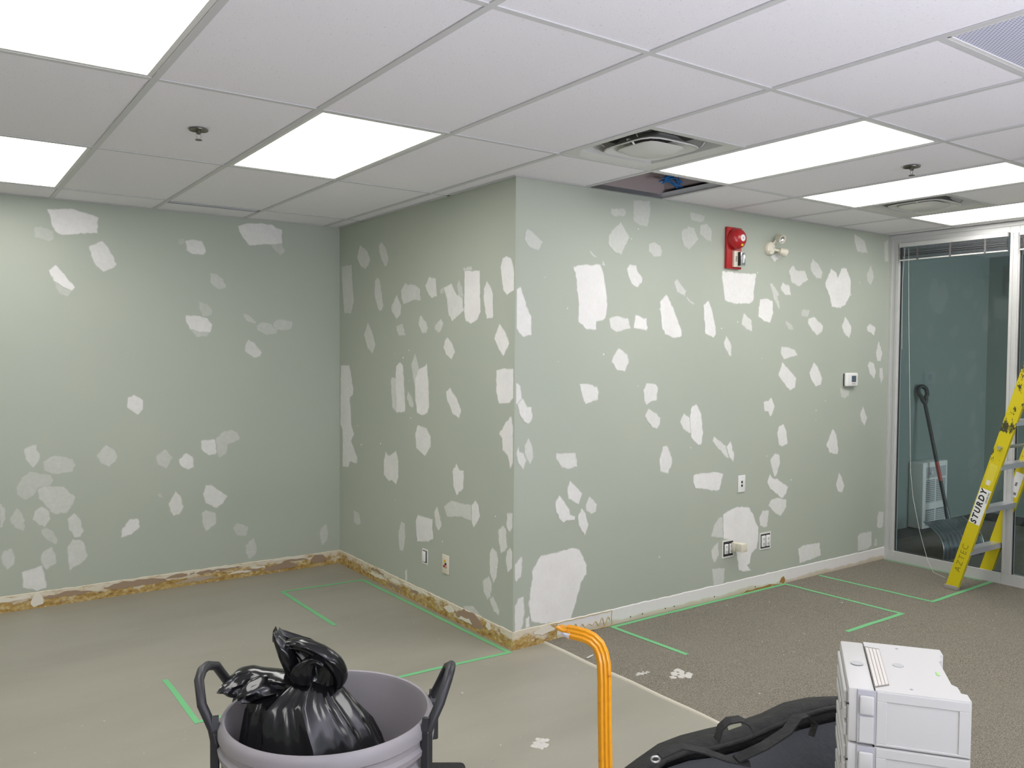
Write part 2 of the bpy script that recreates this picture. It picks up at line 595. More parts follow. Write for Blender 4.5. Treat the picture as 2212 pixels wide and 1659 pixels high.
def sprinkler(loc, label):
    t = thing('sprinkler_head', label, 'sprinkler', loc, 0, 'pendent sprinkler heads')
    MB().lathe([(.012, .002), (.030, -.002), (.040, -.006), (.041, -.003), (.033, .001)], 28).build('escutcheon', M_brass, t, 40)
    MB().lathe([(.010, .0), (.010, -.018), (.006, -.022)], 16).build('nozzle', M_brass, t, 40)
    for s in (-1, 1):
        MB().tube([(s*.008, 0, -.018), (s*.011, 0, -.030), (s*.004, 0, -.044)], .0022, 6).build('frame_arm', M_steel, t)
    MB().lathe([(.002, -.043), (.014, -.0445), (.015, -.047), (.002, -.046)], 20).build('deflector', M_brass, t)
    return t


sprinkler((XA+.5*T, YA+.96*T, HC), 'pendent sprinkler head in the tile left of the square-looking lit panel')
sprinkler((XA+5.58*T, YA-1.43*T, HC), 'pendent sprinkler head between the long lit panels on the right')

# blue cable bundle in the open ceiling cell
cb = MB()
for k in range(9):
    pts = []
    for q in range(14):
        u = q/13
        pts.append((XA+4.72*T+.20*u, YR-.16-.035*math.sin(u*PI*1.2+k*.3)+.012*math.cos(k*2.1), HC+.062+.016*math.sin(k*1.7)+.03*math.sin(u*PI)))
    cb.tube(pts, .0045, 6)
o = cb.build('cable_bundle', mat('blue_cable_jacket', (0.025, 0.16, 0.42), 0.4), smooth=60)
tag(o, 'blue data cable bundle visible inside the open ceiling hole', 'cable')

# ------------------------------------------------------------------ filler patches on the walls
PATCH = {'L':[
(.95,670,2524,809,2541,894,2523,963,2498,956,2399,821,2379,750,2369,711,2392,690,2453),
(.3,592,2400,630,2413,703,2391,706,2338,680,2321,600,2338),
(.8,905,2310,983,2351,1020,2309,1070,2206,1056,2185,989,2150,945,2188,918,2246),
(1,674,2140,713,2177,748,2135,821,2038,804,2018,755,2037,699,2078),
(.35,708,2074,755,2037,804,2018,783,1979,729,1997,710,2035),
(.75,1502,2395,1548,2409,1616,2404,1642,2331,1626,2309,1548,2308,1512,2332),
(.2,1461,2407,1497,2410,1507,2374,1466,2365),
(.85,1865,2530,1924,2555,2025,2567,2105,2564,2189,2530,2186,2430,2070,2418,1946,2399,1901,2450,1874,2492),
(.35,2104,2417,2186,2430,2209,2375,2174,2346,2145,2370),
(.4,1667,2187,1715,2180,1758,2150,1782,2102,1774,2085,1725,2071,1672,2117),
(.3,1587,1984,1650,1965,1684,1923,1676,1890,1618,1877,1592,1930),
(.85,1504,1884,1597,1882,1650,1867,1681,1825,1668,1770,1596,1769,1529,1789,1503,1842),
(.4,1529,1789,1668,1770,1649,1743,1575,1734),
(.4,1904,1914,1955,1888,1994,1850,1982,1836,1932,1854,1904,1886),
(.38,1994,1822,2034,1851,2079,1849,2149,1803,2148,1769,2056,1764,2005,1789),
(.36,2120,1848,2160,1877,2207,1873,2267,1858,2254,1806,2184,1795,2125,1797),
(.68,1937,1726,1988,1693,2033,1632,2021,1603,1976,1592,1909,1642,1920,1698),
(.85,1128,1326,1167,1343,1224,1303,1224,1245,1190,1205,1123,1259),
(.55,525,1015,576,1041,595,1037,593,1006,612,980,604,932,574,895,533,951),
(.42,630,930,674,957,717,962,797,933,812,892,796,853,690,846,634,870),
(.36,480,775,510,836,553,872,672,838,685,807,672,778,598,765,572,718,529,695,484,736),
(.52,594,755,637,773,742,760,768,730,809,686,798,647,762,590,687,588,644,642,602,696),
(.5,392,687,417,655,420,587,403,536,390,537),
(.38,445,589,483,649,512,607,527,526,514,499,469,528,448,560),
(.58,566,571,579,619,618,645,657,616,665,560,634,509,600,528),
(.36,612,497,643,508,681,479,705,426,695,390,642,429,612,467),
(.65,762,550,802,584,833,547,855,458,836,425,800,424,770,479),
(.62,760,369,791,415,845,399,863,356,878,293,862,269,816,240,771,211,763,268),
(.5,392,349,409,390,451,399,469,338,462,295,424,267,400,309),
(.52,608,319,624,357,672,380,693,328,694,267,640,235,614,279),
(.75,503,240,614,269,631,207,638,121,586,109,510,141),
(.5,936,950,993,1017,1049,973,1065,931,1044,896,1011,868,960,897),
(.45,1300,915,1360,965,1413,903,1369,829,1314,861),
(.85,1451,889,1503,929,1544,899,1551,828,1512,812,1461,846),
(.8,1599,1010,1687,1016,1709,1004,1713,910,1654,903,1602,950),
(.45,1703,1021,1741,1058,1807,1079,1851,1058,1869,1001,1784,972,1773,906,1724,882,1708,911),
(.75,1610,633,1632,694,1664,694,1782,602,1749,553,1706,524,1631,565),
(.72,1381,589,1429,671,1459,636,1482,558,1453,507,1412,500,1392,535),
(.3,1308,655,1328,667,1343,636,1323,638),
(.85,1077,391,1087,452,1135,509,1184,506,1198,450,1144,403),
(.58,1604,502,1631,519,1700,486,1700,414,1630,367,1607,425),
(.38,1820,367,1847,401,1931,365,1914,300,1847,308),
(.42,1908,232,1970,281,1991,210,1981,155,1934,127,1911,175),
(.42,2473,256,2502,300,2527,319,2546,247,2533,188,2499,153,2480,207)],
'M':[
(.55,5970,2293,5790,2289,5770,2134,5744,2024,5800,1925,5922,1938,5953,2112),
(.6,5647,2421,5530,2371,5474,2309,5502,2263,5548,2238,5624,2261,5691,2329),
(.6,5299,2407,5235,2365,5188,2283,5217,2232,5251,2234,5330,2336,5334,2391),
(.65,5362,2168,5321,2138,5264,1961,5303,1927,5347,1941,5404,2039,5401,2143),
(.68,5066,2029,5000,1950,5008,1893,5065,1863,5140,1917,5143,1956),
(.65,5009,2056,4945,2101,4906,2083,4821,2082,4745,2051,4733,1971,4820,1979,4968,1958,5001,2003),
(.7,4679,2065,4622,2119,4544,2099,4526,1989,4599,1981,4643,2017),
(.75,4447,2037,4353,2055,4300,1994,4229,1963,4210,1889,4344,1825,4391,1882,4405,1951),
(.4,4494,2026,4447,2037,4446,2002,4487,2001),
(.45,4269,2073,4230,2024,4217,1963,4274,1979,4294,2041),
(1,4206,2122,4043,2111,4029,1875,4074,1824,4134,1806,4190,1824,4210,1882),
(.6,4227,2140,4131,2143,4119,2119,4212,2119),
(.85,3967,2046,3929,2011,3905,1966,3898,1845,3910,1831,3967,1831,3997,1932,3998,2003),
(1,3813,2160,3775,2169,3731,2153,3704,2095,3694,2051,3694,1978,3767,1955,3805,1985,3832,2112),
(.62,5514,1852,5446,1792,5387,1691,5436,1626,5519,1671,5576,1762),
(.6,5073,1815,4976,1828,4940,1752,5024,1747,5065,1785),
(.66,4737,1880,4663,1834,4637,1791,4663,1759,4714,1760,4767,1830),
(.6,4482,1850,4448,1821,4472,1780,4516,1760,4562,1800),
(.75,4397,1732,4343,1692,4308,1640,4349,1596,4416,1626,4448,1668,4430,1710),
(.95,3838,1800,3775,1747,3742,1688,3758,1663,3803,1619,3846,1660,3888,1717),
(.9,5015,1571,4978,1552,4941,1270,4949,1239,5071,1228,5085,1447,5072,1547),
(.68,5155,1445,5138,1465,5080,1466,5074,1232,5129,1259),
(.6,4811,1632,4773,1574,4757,1537,4786,1338,4833,1469,4861,1558),
(.95,4757,1530,4698,1545,4654,1568,4632,1460,4623,1288,4645,1250,4703,1232,4778,1242,4805,1337,4810,1470),
(.6,4905,1382,4848,1342,4821,1291,4840,1272,4878,1281,4923,1331),
(.85,4368,1423,4295,1367,4239,1295,4239,1279,4261,1243,4333,1262,4407,1355,4414,1397),
(1,3865,1540,3806,1550,3703,1550,3694,1395,3738,1362,3837,1354,3866,1419),
(.75,5985,1538,5830,1540,5756,1360,5770,1317,5820,1298,5794,1089,5744,1025,5800,969,5690,861,5694,811,5820,813,5851,765,5954,759,5954,1042,5996,1078),
(.8,5256,875,5227,949,5178,922,5145,934,5070,968,5036,898,5036,791,5069,736,5136,759,5178,745,5256,779),
(.85,4770,1164,4659,1154,4600,1104,4600,1040,4672,971,4792,1014,4803,1110),
(.85,4291,966,4246,930,4204,935,4207,826,4283,774,4323,824,4334,913),
(.95,3721,1290,3699,1236,3694,1045,3725,1000,3751,1070,3801,1096,3803,1159,3835,1182,3780,1243),
(.6,4436,682,4342,735,4250,731,4124,740,4111,645,4224,653,4395,625),
(.85,4118,737,4075,774,4045,755,4023,689,4062,640,4092,611,4113,638),
(.7,4554,628,4515,671,4477,612,4459,558,4497,519,4532,545),
(.85,4767,575,4572,582,4575,516,4560,458,4618,429,4773,399,4794,523),
(.62,4997,496,4945,489,4937,399,4969,297,5021,299,5038,404),
(.5,5756,454,5657,448,5626,373,5680,352,5749,361),
(.4,5927,90,5882,117,5759,111,5690,74,5800,68),
(.7,4941,169,4912,190,4907,115,4932,94),
(.78,3755,752,3694,759,3700,676,3724,650,3754,673),
(.72,3835,646,3790,675,3763,659,3748,561,3767,538,3811,515,3830,570),
(.72,3921,495,3896,531,3850,515,3835,467,3854,366,3882,324,3917,378),
(.78,3750,541,3718,563,3696,540,3695,458,3744,423,3763,488),
(.68,3993,320,3929,362,3897,324,3912,240,3944,219,3984,259),
(.68,3920,230,3881,253,3818,184,3833,154,3880,168),
(.55,4202,118,4099,144,3991,103,3999,83,4099,84,4185,94)],
'R':[
(.78,2646,474,2695,514,2699,449,2691,399,2659,377,2644,423),
(.78,2648,242,2671,281,2711,287,2719,212,2709,136,2683,84,2649,86),
(.9,2725,159,2751,172,2755,110,2725,107),
(1,2776,438,2830,501,2940,503,3054,515,3113,494,3167,400,3168,345,3127,306,3093,211,3059,126,3048,87,2833,113,2768,138,2745,234,2766,361),
(.55,2720,2315,2752,2305,2826,2254,2794,2203,2731,2218,2699,2256,2705,2296),
(.4,3328,2492,3434,2499,3451,2478,3435,2456,3361,2448,3328,2463),
(.4,3508,2561,3647,2568,3648,2482,3626,2412,3579,2414,3510,2435),
(.55,3406,2419,3444,2373,3478,2333,3413,2226,3350,2246,3309,2286,3312,2335,3355,2376),
(.52,3639,2308,3686,2325,3738,2304,3756,2272,3743,2240,3684,2232,3640,2263),
(.4,4000,2540,4138,2531,4126,2495,4083,2482,4010,2489),
(.45,3923,2412,3985,2451,4041,2440,4081,2373,4026,2327,3988,2301,3942,2332,3924,2383),
(.45,4100,2469,4161,2480,4206,2437,4203,2368,4163,2374,4093,2409),
(.95,2644,1982,2676,1998,2724,1881,2750,1836,2751,1735,2694,1724,2644,1778),
(1,3045,2131,3117,2146,3246,2157,3272,2111,3299,1989,3304,1902,3290,1843,3223,1824,3223,1776,3149,1777,3086,1821,3089,1916,3074,2020,3062,2098),
(.5,3168,2235,3221,2199,3203,2195,3171,2216),
(.6,3267,2186,3289,2153,3264,2154),
(.88,3459,2145,3484,2174,3534,2172,3546,2139,3589,2097,3585,2069,3547,2039,3501,2059,3474,2102),
(.6,3864,2090,3888,2112,3973,2038,3961,2003,3890,2028),
(.6,3973,2003,4051,1960,4034,1956,3987,1981),
(.98,3740,1959,3796,2009,3859,1929,3936,1786,3937,1752,3862,1739,3788,1760,3759,1817),
(.8,3323,1844,3392,1862,3474,1851,3498,1791,3379,1766,3335,1790),
(1,3531,1869,3628,1856,3640,1797,3629,1780,3521,1794),
(.95,4134,1957,4182,1986,4214,1936,4255,1818,4258,1769,4236,1746,4156,1773),
(.95,4311,2185,4468,2185,4658,2188,4645,2115,4629,2002,4586,1982,4445,1976,4343,1996,4313,2128),
(.7,5015,2232,5060,2274,5104,2241,5200,2244,5240,2180,5129,2128,5043,2156),
(.65,5264,2295,5290,2340,5352,2307,5410,2244,5395,2199,5333,2199,5271,2249),
(.9,5446,2172,5517,2281,5581,2255,5600,2215,5628,2258,5645,2290,5710,2294,5766,2210,5770,2106,5707,2020,5643,1993,5532,1999,5501,2080,5453,2139),
(.45,5979,2272,6033,2343,6081,2250,6039,2187,5994,2209),
(.7,4808,2314,4887,2355,4929,2330,4854,2283),
(.75,4925,2111,4944,2147,5023,2126,5041,2059,4973,2062,4929,2092),
(.55,4804,2130,4833,2135,4911,2059,4891,2045,4924,1973,4909,1956,4861,2018),
(.95,4702,2018,4781,2027,4841,2011,4849,1928,4815,1860,4755,1868,4685,1904),
(.7,4514,1843,4535,1918,4618,1870,4625,1795,4562,1813),
(.45,4988,1881,5063,1851,5080,1818,5032,1817,4989,1855),
(.42,5161,1939,5187,1970,5264,1962,5243,1912,5178,1916),
(.8,5249,1902,5320,1918,5429,1853,5419,1812,5358,1784,5301,1817,5245,1869),
(.8,5666,1859,5705,1933,5785,1862,5787,1820,5762,1767,5691,1811),
(.75,5995,1860,6038,1887,6116,1856,6099,1795,6002,1832),
(.6,5802,2561,5938,2524,5992,2429,5849,2432,5810,2499),
(.5,6211,2532,6269,2563,6276,2385,6224,2381),
(.7,6130,1663,6165,1754,6221,1656,6197,1594,6145,1598),
(.75,4336,1720,4362,1763,4414,1700,4416,1633,4402,1626,4346,1687),
(.75,4938,1655,4947,1697,5036,1691,5100,1675,5131,1636,4976,1606),
(.85,4917,1493,4956,1590,5051,1524,5122,1471,5108,1405,5050,1385,4970,1447),
(.85,5273,1510,5325,1587,5377,1549,5430,1468,5415,1420,5348,1411,5296,1462),
(.45,5652,1399,5779,1369,5774,1330,5721,1312,5673,1326),
(.7,6016,1562,6043,1594,6107,1576,6133,1503,6110,1453,6046,1504),
(.65,6186,1543,6225,1543,6244,1466,6211,1413,6182,1489),
(.8,4760,1312,4810,1317,4845,1340,4882,1273,4863,1235,4834,1207,4812,1244,4772,1245),
(.72,5931,1184,5966,1247,6028,1152,5997,1092,5947,1133),
(.88,4915,1091,4933,1135,4984,1149,5022,1085,5035,1006,4973,990,4936,1005),
(.82,5498,973,5575,1086,5624,1042,5655,922,5641,891,5547,908),
(.7,4242,1069,4255,1099,4375,1031,4405,942,4368,957,4321,1003),
(.88,4380,1024,4422,1058,4460,964,4450,915,4414,948),
(.75,4844,907,4892,946,4944,933,4954,873,4917,791,4891,780,4859,854),
(.82,2644,1476,2678,1458,2691,1382,2667,1357,2645,1355),
(.8,2660,1357,2697,1387,2726,1340,2755,1339,2762,1278,2733,1246,2705,1260,2673,1306),
(.88,3384,1655,3403,1671,3474,1631,3485,1584,3453,1531,3390,1540,3345,1589,3359,1622),
(.88,3101,1462,3160,1462,3235,1443,3246,1411,3243,1367,3148,1344,3123,1387),
(.85,3608,1415,3635,1459,3714,1450,3734,1429,3724,1349,3676,1345,3637,1323,3617,1352),
(.76,3622,1256,3653,1300,3725,1269,3758,1239,3754,1205,3727,1172,3687,1185),
(.85,3935,1209,3968,1261,4023,1229,4038,1133,4017,1132,3965,1161),
(.95,4023,1241,4043,1305,4082,1316,4131,1249,4151,1122,4131,1051,4105,1052,4039,1104,4029,1181),
(.7,2653,1085,2669,1127,2675,1094,2703,1087,2723,1045,2701,995,2669,1033),
(.65,2709,1127,2737,1169,2763,1119,2771,1062,2748,1020,2716,1071),
(.72,2933,1072,3075,1063,3090,982,3035,975,2977,985,2933,1036),
(.82,3754,980,3770,1020,3785,1062,3818,1063,3864,985,3865,944,3833,885,3764,905),
(.88,3016,851,3036,906,3127,825,3103,763,3024,802),
(.88,2929,785,2959,830,3035,737,3038,710,3076,696,3073,675,3011,679,2991,668,2957,698,2933,753),
(.75,3156,757,3183,802,3241,752,3234,706,3199,696,3160,719),
(.88,3097,688,3124,739,3156,703,3178,636,3151,574,3105,639),
(.95,4066,856,4163,864,4297,859,4352,843,4318,741,4281,735,4165,758,4086,771,4063,817),
(.9,4816,749,4845,804,4876,773,4928,765,4980,732,5050,696,5025,645,4989,619,4848,700),
(.75,4831,582,4860,621,4932,629,5034,605,5033,552,4967,494,4893,533),
(.76,5631,659,5669,751,5707,709,5742,643,5711,596,5662,608),
(.62,6201,345,6219,399,6292,388,6283,269,6237,260,6197,279),
(.76,4733,505,4771,556,4837,549,4825,437,4789,431,4744,452),
(1,4358,571,4413,590,4488,607,4622,593,4672,537,4693,490,4729,441,4727,358,4713,295,4660,270,4642,202,4613,193,4658,148,4575,154,4527,171,4505,278,4485,344,4465,378,4367,408,4360,484),
(.62,4243,436,4269,506,4313,551,4354,552,4362,412),
(.62,4245,344,4312,394,4323,303,4283,256,4256,287),
(.58,4257,219,4385,207,4374,96,4273,103),
(.78,5181,234,5252,252,5437,246,5457,150,5367,135,5201,123),
(.62,5931,230,5968,255,6121,251,6125,133,6062,112,5936,114),
(.5,6158,129,6175,182,6204,179,6204,123)],
}


def patch(pts, op, P, parent, lim):
    """pts in metres (u, z) on the wall; P maps (u, z, out) to a world point"""
    q = []
    n = len(pts)
    rnd = random.Random(int(pts[0][0]*7919+pts[0][1]*104729))
    for i in range(n):
        a, b = Vector(pts[i]), Vector(pts[(i+1) % n])
        L = (b-a).length
        k = max(1, int(L/.018))
        d = (b-a)/max(L, 1e-6)
        nn = Vector((-d.y, d.x))
        for s in range(k):
            j = rnd.gauss(0, .0022) if s else 0.0
            q.append(a+(b-a)*(s/k)+nn*j)
    area2 = sum(q[i].x*q[(i+1) % len(q)].y-q[(i+1) % len(q)].x*q[i].y for i in range(len(q)))
    sg = 1 if area2 > 0 else -1
    bm = bmesh.new()
    lay = bm.verts.layers.float.new('cover')
    outer, inner, inner2 = [], [], []
    for i, p in enumerate(q):
        t = (q[(i+2) % len(q)]-q[i-2]).normalized()
        nn = Vector((t.y, -t.x))*sg
        ww = .0035+abs(rnd.gauss(0, .0025))
        po = p+nn*ww*.6
        pi = p-nn*ww
        po.x = min(max(po.x, lim[0]), lim[1])
        v = bm.verts.new(P(po.x, po.y, .0002)); v[lay] = 0.0; outer.append(v)
        v = bm.verts.new(P(pi.x, pi.y, .0004+.0003*op)); v[lay] = min(1.0, op*(.86 if op < .7 else 1.0)); inner.append(v); inner2.append(pi)
    L = len(q)
    for i in range(L):
        bm.faces.new((outer[i], outer[(i+1) % L], inner[(i+1) % L], inner[i]))
    for tri in tessellate_polygon([[Vector((p[0], p[1], 0)) for p in inner2]]):
        try:
            bm.faces.new([inner[i] for i in tri])
        except ValueError:
            pass
    ref = (P(0, 0, 1)-P(0, 0, 0))
    bm.normal_update()
    for f in bm.faces:
        if f.normal.dot(ref) < 0:
            f.normal_flip()
    me = bpy.data.meshes.new('filler_patch')
    bm.to_mesh(me); bm.free()
    me.materials.append(M_fill)
    link('filler_patch', me, parent)


PF = {'L': (lambda u, z, d: Vector((u, YL-d, z)), wall_left, (-3, XM-.001)),
      'M': (lambda u, z, d: Vector((XM-d, u, z)), wall_mid, (YR+.001, YL-.001)),
      'R': (lambda u, z, d: Vector((u, YR-d, z)), wall_right, (XM+.001, XG-.06))}
for kx, rows in PATCH.items():
    P, par, lim = PF[kx]
    for r in sorted(rows, key=lambda r: r[0]):
        c = r[1:]
        pts = [(c[i]/1000, c[i+1]/1000) for i in range(0, len(c), 2)]
        off = .00016*(sorted(rows, key=lambda r: r[0]).index(r) % 5)
        patch(pts, r[0], (lambda u, z, d, P=P, off=off: P(u, z, d+off)), par, lim)

# ------------------------------------------------------------------ strips where the base moulding was torn off
BH = .104


def ragged(name, P, u0, u1, mt, hgt=BH, step=.035, amp=.0015, lo=.0, th=.0035, parent=None, kind='structure'):
    n = int((u1-u0)/step)
    rings = []
    rnd = random.Random(name+str(u0))
    for k in range(n+1):
        u = u0+(u1-u0)*k/n
        z = hgt+rnd.gauss(0, amp)
        rings.append([P(u, lo, 0), P(u, lo, th), P(u, z-.004, th+rnd.random()*.001), P(u, z, 0)])
    return MB().loft(rings).build(name, mt, parent, kind=kind)


PL, PM, PR = PF['L'][0], PF['M'][0], PF['R'][0]
bl = ragged('baseboard_left', PL, X0, XM, M_glue)
bmid = ragged('baseboard_middle', PM, YR-.004, YL-.004, M_glue, th=.0045)
br1 = ragged('baseboard_right', PR, XM, 2.945, M_glue)
br2 = ragged('baseboard_right_2', PR, 2.945, XG-.055, M_primed, amp=.0012)


def scrap(P, par, u0, u1, z0, z1, mt=None, seed=0, nm='torn_paper', d=.0055):
    rnd = random.Random(seed+int(u0*100))
    top, bot = [], []
    n = max(4, int((u1-u0)/.03))
    for k in range(n+1):
        u = u0+(u1-u0)*k/n
        e = min(k, n-k)/n*2
        top.append((u, z1-(1-e)**3*(z1-z0)*.6+rnd.gauss(0, .004)))
        bot.append((u, z0+(1-e)**3*(z1-z0)*.2+rnd.gauss(0, .004)))
    bot = [(u, min(z, tz-.003)) for (u, z), (_, tz) in zip(bot, top)]
    poly = top+bot[::-1]
    MB().loft([[P(u, z, d-.002) for u, z in poly], [P(u, z, d+.0004) for u, z in poly]]).build(nm, mt or M_paper, par)


M_paper2 = mat('faded_kraft_paper', (0.42, 0.34, 0.25), 0.9)
for u0, u1, z0, z1 in ((.97, 1.36, .050, .092), (.62, .90, .048, .078), (1.36, 1.50, .066, .096), (1.52, 1.86, .072, .088), (1.88, 2.02, .030, .056), (2.04, 2.30, .020, .062), (2.18, 2.38, .064, .082), (2.40, 2.53, .030, .092)):
    scrap(PL, bl, u0, u1, z0, z1)
for u0, u1, z0, z1 in ((1.42, 1.72, .022, .050), (-.1, .25, .02, .06)):
    scrap(PL, bl, u0, u1, z0, z1, M_paper2)
for u0, u1, z0, z1 in ((3.98, 4.28, .026, .102), (4.75, 4.85, .05, .09), (4.95, 5.20, .018, .044), (5.25, 5.45, .070, .092)):
    scrap(PM, bmid, u0, u1, z0, z1)
# pale smears of drywall showing through the adhesive
for P, par, lst in ((PL, bl, ((.30, .55, .070, .096), (.55, .62, .015, .098), (1.55, 1.90, .088, .100), (1.95, 2.05, .050, .066), (2.1, 2.38, .086, .099), (1.78, 1.95, .035, .052))),
                    (PM, bmid, ((4.30, 4.42, .045, .075), (4.6, 4.95, .078, .092), (5.0, 5.15, .060, .080), (5.2, 5.5, .040, .056), (4.10, 4.25, .03, .05), (3.90, 3.95, .05, .095))),
                    (PR, br1, ((2.78, 2.93, .055, .095),))):
    for u0, u1, z0, z1 in lst:
        scrap(P, par, u0, u1, z0, z1, mat_ if (mat_ := bpy.data.materials.get('drywall_smear')) else mat('drywall_smear', (0.72, 0.68, 0.58), 0.9), 3, 'bare_smear', .0064)
# squiggled bead of adhesive on the right wall strip
pts = []
for k in range(60):
    u = k/59
    pts.append(PR(3.02+.33*u, .042+.026*math.sin(u*PI*13)*(.6+.4*math.sin(u*9)), .0045))
MB().tube(pts, .0026, 6).build('adhesive_bead', M_bead, br2, 60)
for z0, z1, u0, u1 in ((.094, .099, 2.90, 3.36), (.006, .010, 2.95, 3.36)):
    MB().tube([PR(u0+(u1-u0)*k/14, z0+(z1-z0)*(.5+.5*math.sin(k*2.3)), .0045) for k in range(15)], .0022, 6).build('adhesive_bead', M_bead, br2, 60)
MB().tube([PR(3.365+.002*math.sin(k), .004+.094*k/8, .0045) for k in range(9)], .0024, 6).build('adhesive_bead', M_bead, br2, 60)
MB().tube([PR(2.945+.002*math.sin(k*2), .004+.094*k/8, .0045) for k in range(9)], .0028, 6).build('adhesive_bead', M_bead, br2, 60)
MB().tube([PR(2.97+.06*k/6, .05+.03*math.cos(k*.9), .0045) for k in range(7)], .0024, 6).build('adhesive_bead', M_bead, br2, 60)
scrap(PR, br2, 4.97, 5.03, .010, .055, M_rust, 5, 'rust_stain', .0045)
scrap(PR, br2, 4.55, 4.98, .004, .018, M_rust, 6, 'rust_stain', .0045)
nails = MB()
for u in (3.52, 3.62, 3.82, 3.90, 4.28, 4.70):
    nails.box(u-.003, u+.003, YR-.0065, YR-.003, .028, .034)
nails.build('nail_head', M_ink, br2, kind='stuff')
# metal corner bead along the outer corner
MB().box(XM-.0015, XM+.010, YR-.0016, YR, 0, HC).box(XM-.0016, XM, YR, YR+.010, 0, HC).build('corner_bead', M_wall, wall_right)
MB().box(XM-.0030, XM+.004, YR-.0030, YR+.004, 0, .11).build('corner_bead_end', M_steel, wall_right)
# drops and nicks of white compound
sm = MB()
rnd = random.Random(3)
for _ in range(26):
    u, z = rnd.uniform(2.8, 6.0), rnd.uniform(.3, 2.4)
    r = rnd.uniform(.0015, .004)
    sm.box(u-r, u+r, YR-.0018, YR, z-r*1.3, z+r*1.3)
for _ in range(18):
    u, z = rnd.uniform(3.8, 5.9), rnd.uniform(.3, 2.4)
    r = rnd.uniform(.0015, .004)
    sm.box(XM-.0018, XM, u-r, u+r, z-r*1.3, z+r*1.3)
sm.build('compound_speck', M_white, wall_right, kind='stuff')

# ------------------------------------------------------------------ glass partition
G = .05


def gbox(name, y0, y1, z0, z1, mt=M_alu, par=None, kind=None, dx=0.0, x0=XG-.05, x1=XG+.0):
    return MB().box(x0+dx, x1+dx, y0, y1, z0, z1, .002, 1).build(name, mt, par, kind=kind)


w1 = gbox('window_1', 3.612, YR-.001, 0, HC-.001, kind='structure')          # jamb against the green wall
MB().box(XG-.058, XG-.05, 3.622, 3.640, .10, HC-.08).build('jamb_bead', M_alu, w1)
MB().box(XG-.058, XG-.05, 3.672, 3.689, 0, HC).build('jamb_bead', M_alu, w1)
gbox('head_rail', 2.800, 3.612, HC-.075, HC-.001, par=w1)
MB().box(XG-.062, XG-.05, Y0, YR, HC-.030, HC-.002).build('head_cap', M_alu, w1)
gbox('sill_rail', 2.800, 3.612, 0, .085, par=w1)
gbox('mullion', 2.735, 2.800, 0, HC-.001, par=w1)
MB().box(XG-.058, XG-.05, 2.742, 2.758, .09, HC-.08).box(XG-.058, XG-.05, 2.777, 2.793, .09, HC-.08).build('mullion_bead', M_alu, w1)
MB().box(XG-.028, XG-.022, 2.795, 3.617, .080, HC-.070).build('pane', M_glass, w1)
MB().box(XG-.035, XG-.030, 3.603, 3.612, .085, HC-.075).box(XG-.035, XG-.030, 2.80, 2.806, .085, HC-.075).box(XG-.035, XG-.030, 2.806, 3.603, .085, .090).build('gasket', M_dark, w1)
w2 = gbox('window_2', 1.45, 2.735, 0, .085, kind='structure')
gbox('head_rail', 1.45, 2.735, HC-.075, HC-.001, par=w2)
gbox('mullion', 1.385, 1.45, 0, HC-.001, par=w2)
MB().box(XG-.028, XG-.022, 1.45, 2.738, .080, HC-.070).build('pane', M_glass, w2)
MB().box(XG-.035, XG-.030, 2.726, 2.735, .085, HC-.075).build('gasket', M_dark, w2)
wall('wall_partition', (XG-.05, XG, Y0, 1.385, 0, HC))


def blind(y0, y1, label, cords=True):
    t = thing('venetian_blind', label, 'blind', (XG-.066, (y0+y1)/2, HC-.10), 0, 'blinds raised at the top of the glass')
    L = (y1-y0)/2
    MB().box(-.014, .014, -L, L, -.004, .030, .002, 1).build('headrail', M_alu, t)
    me = MB().box(-.013, .013, -L+.004, L-.004, -.0011, .0011).mesh('slat', mat('dark_bronze_slat', (0.13, 0.12, 0.125), 0.35, 0.3) if not bpy.data.materials.get('dark_bronze_slat') else bpy.data.materials['dark_bronze_slat'])
    for k in range(13):
        o = link('slat', me, t, loc=(0, 0, -.0115-.0068*k))
        o.rotation_euler = (random.uniform(-.0008, .0008), random.uniform(-.10, .10), 0)
    MB().box(-.013, .013, -L+.002, L-.002, -.108, -.099, .002, 1).build('bottom_rail', M_trim, t)
    if cords:
        for y in (L-.15, 0, -L+.15):
            MB().box(-.0155, -.0135, y-.007, y+.007, -.108, -.006).build('ladder_tape', mat('grey_cord_tape', (0.11, 0.105, 0.105), 0.8) if not bpy.data.materials.get('grey_cord_tape') else bpy.data.materials['grey_cord_tape'], t)
        w = L-.05
        MB().tube([(-.017, w, -.01), (-.022, w+.010, -.30), (-.020, w+.004, -.8)], .0016, 6).build('wand', mat('clear_wand', (0.5, 0.5, 0.5), 0.15), t)
        c = [(-.016, w-.03, -.02), (-.02, w-.045, -.5), (-.02, w-.07, -1.2), (-.02, w-.09, -1.75), (-.03, w-.12, -1.95), (-.05, w-.19, -2.2), (-.06, w-.26, -2.40), (-.10, w-.33, -2.478), (-.16, w-.45, -2.482)]
        MB().tube(c, .0012, 6).build('pull_cord', M_white, t, 60)
    return t


blind(2.806, 3.606, 'dark slatted blind drawn up above the glass pane that shows the snow shovel')
blind(1.47, 2.725, 'dark slatted blind drawn up at the right edge above the ladder', False)

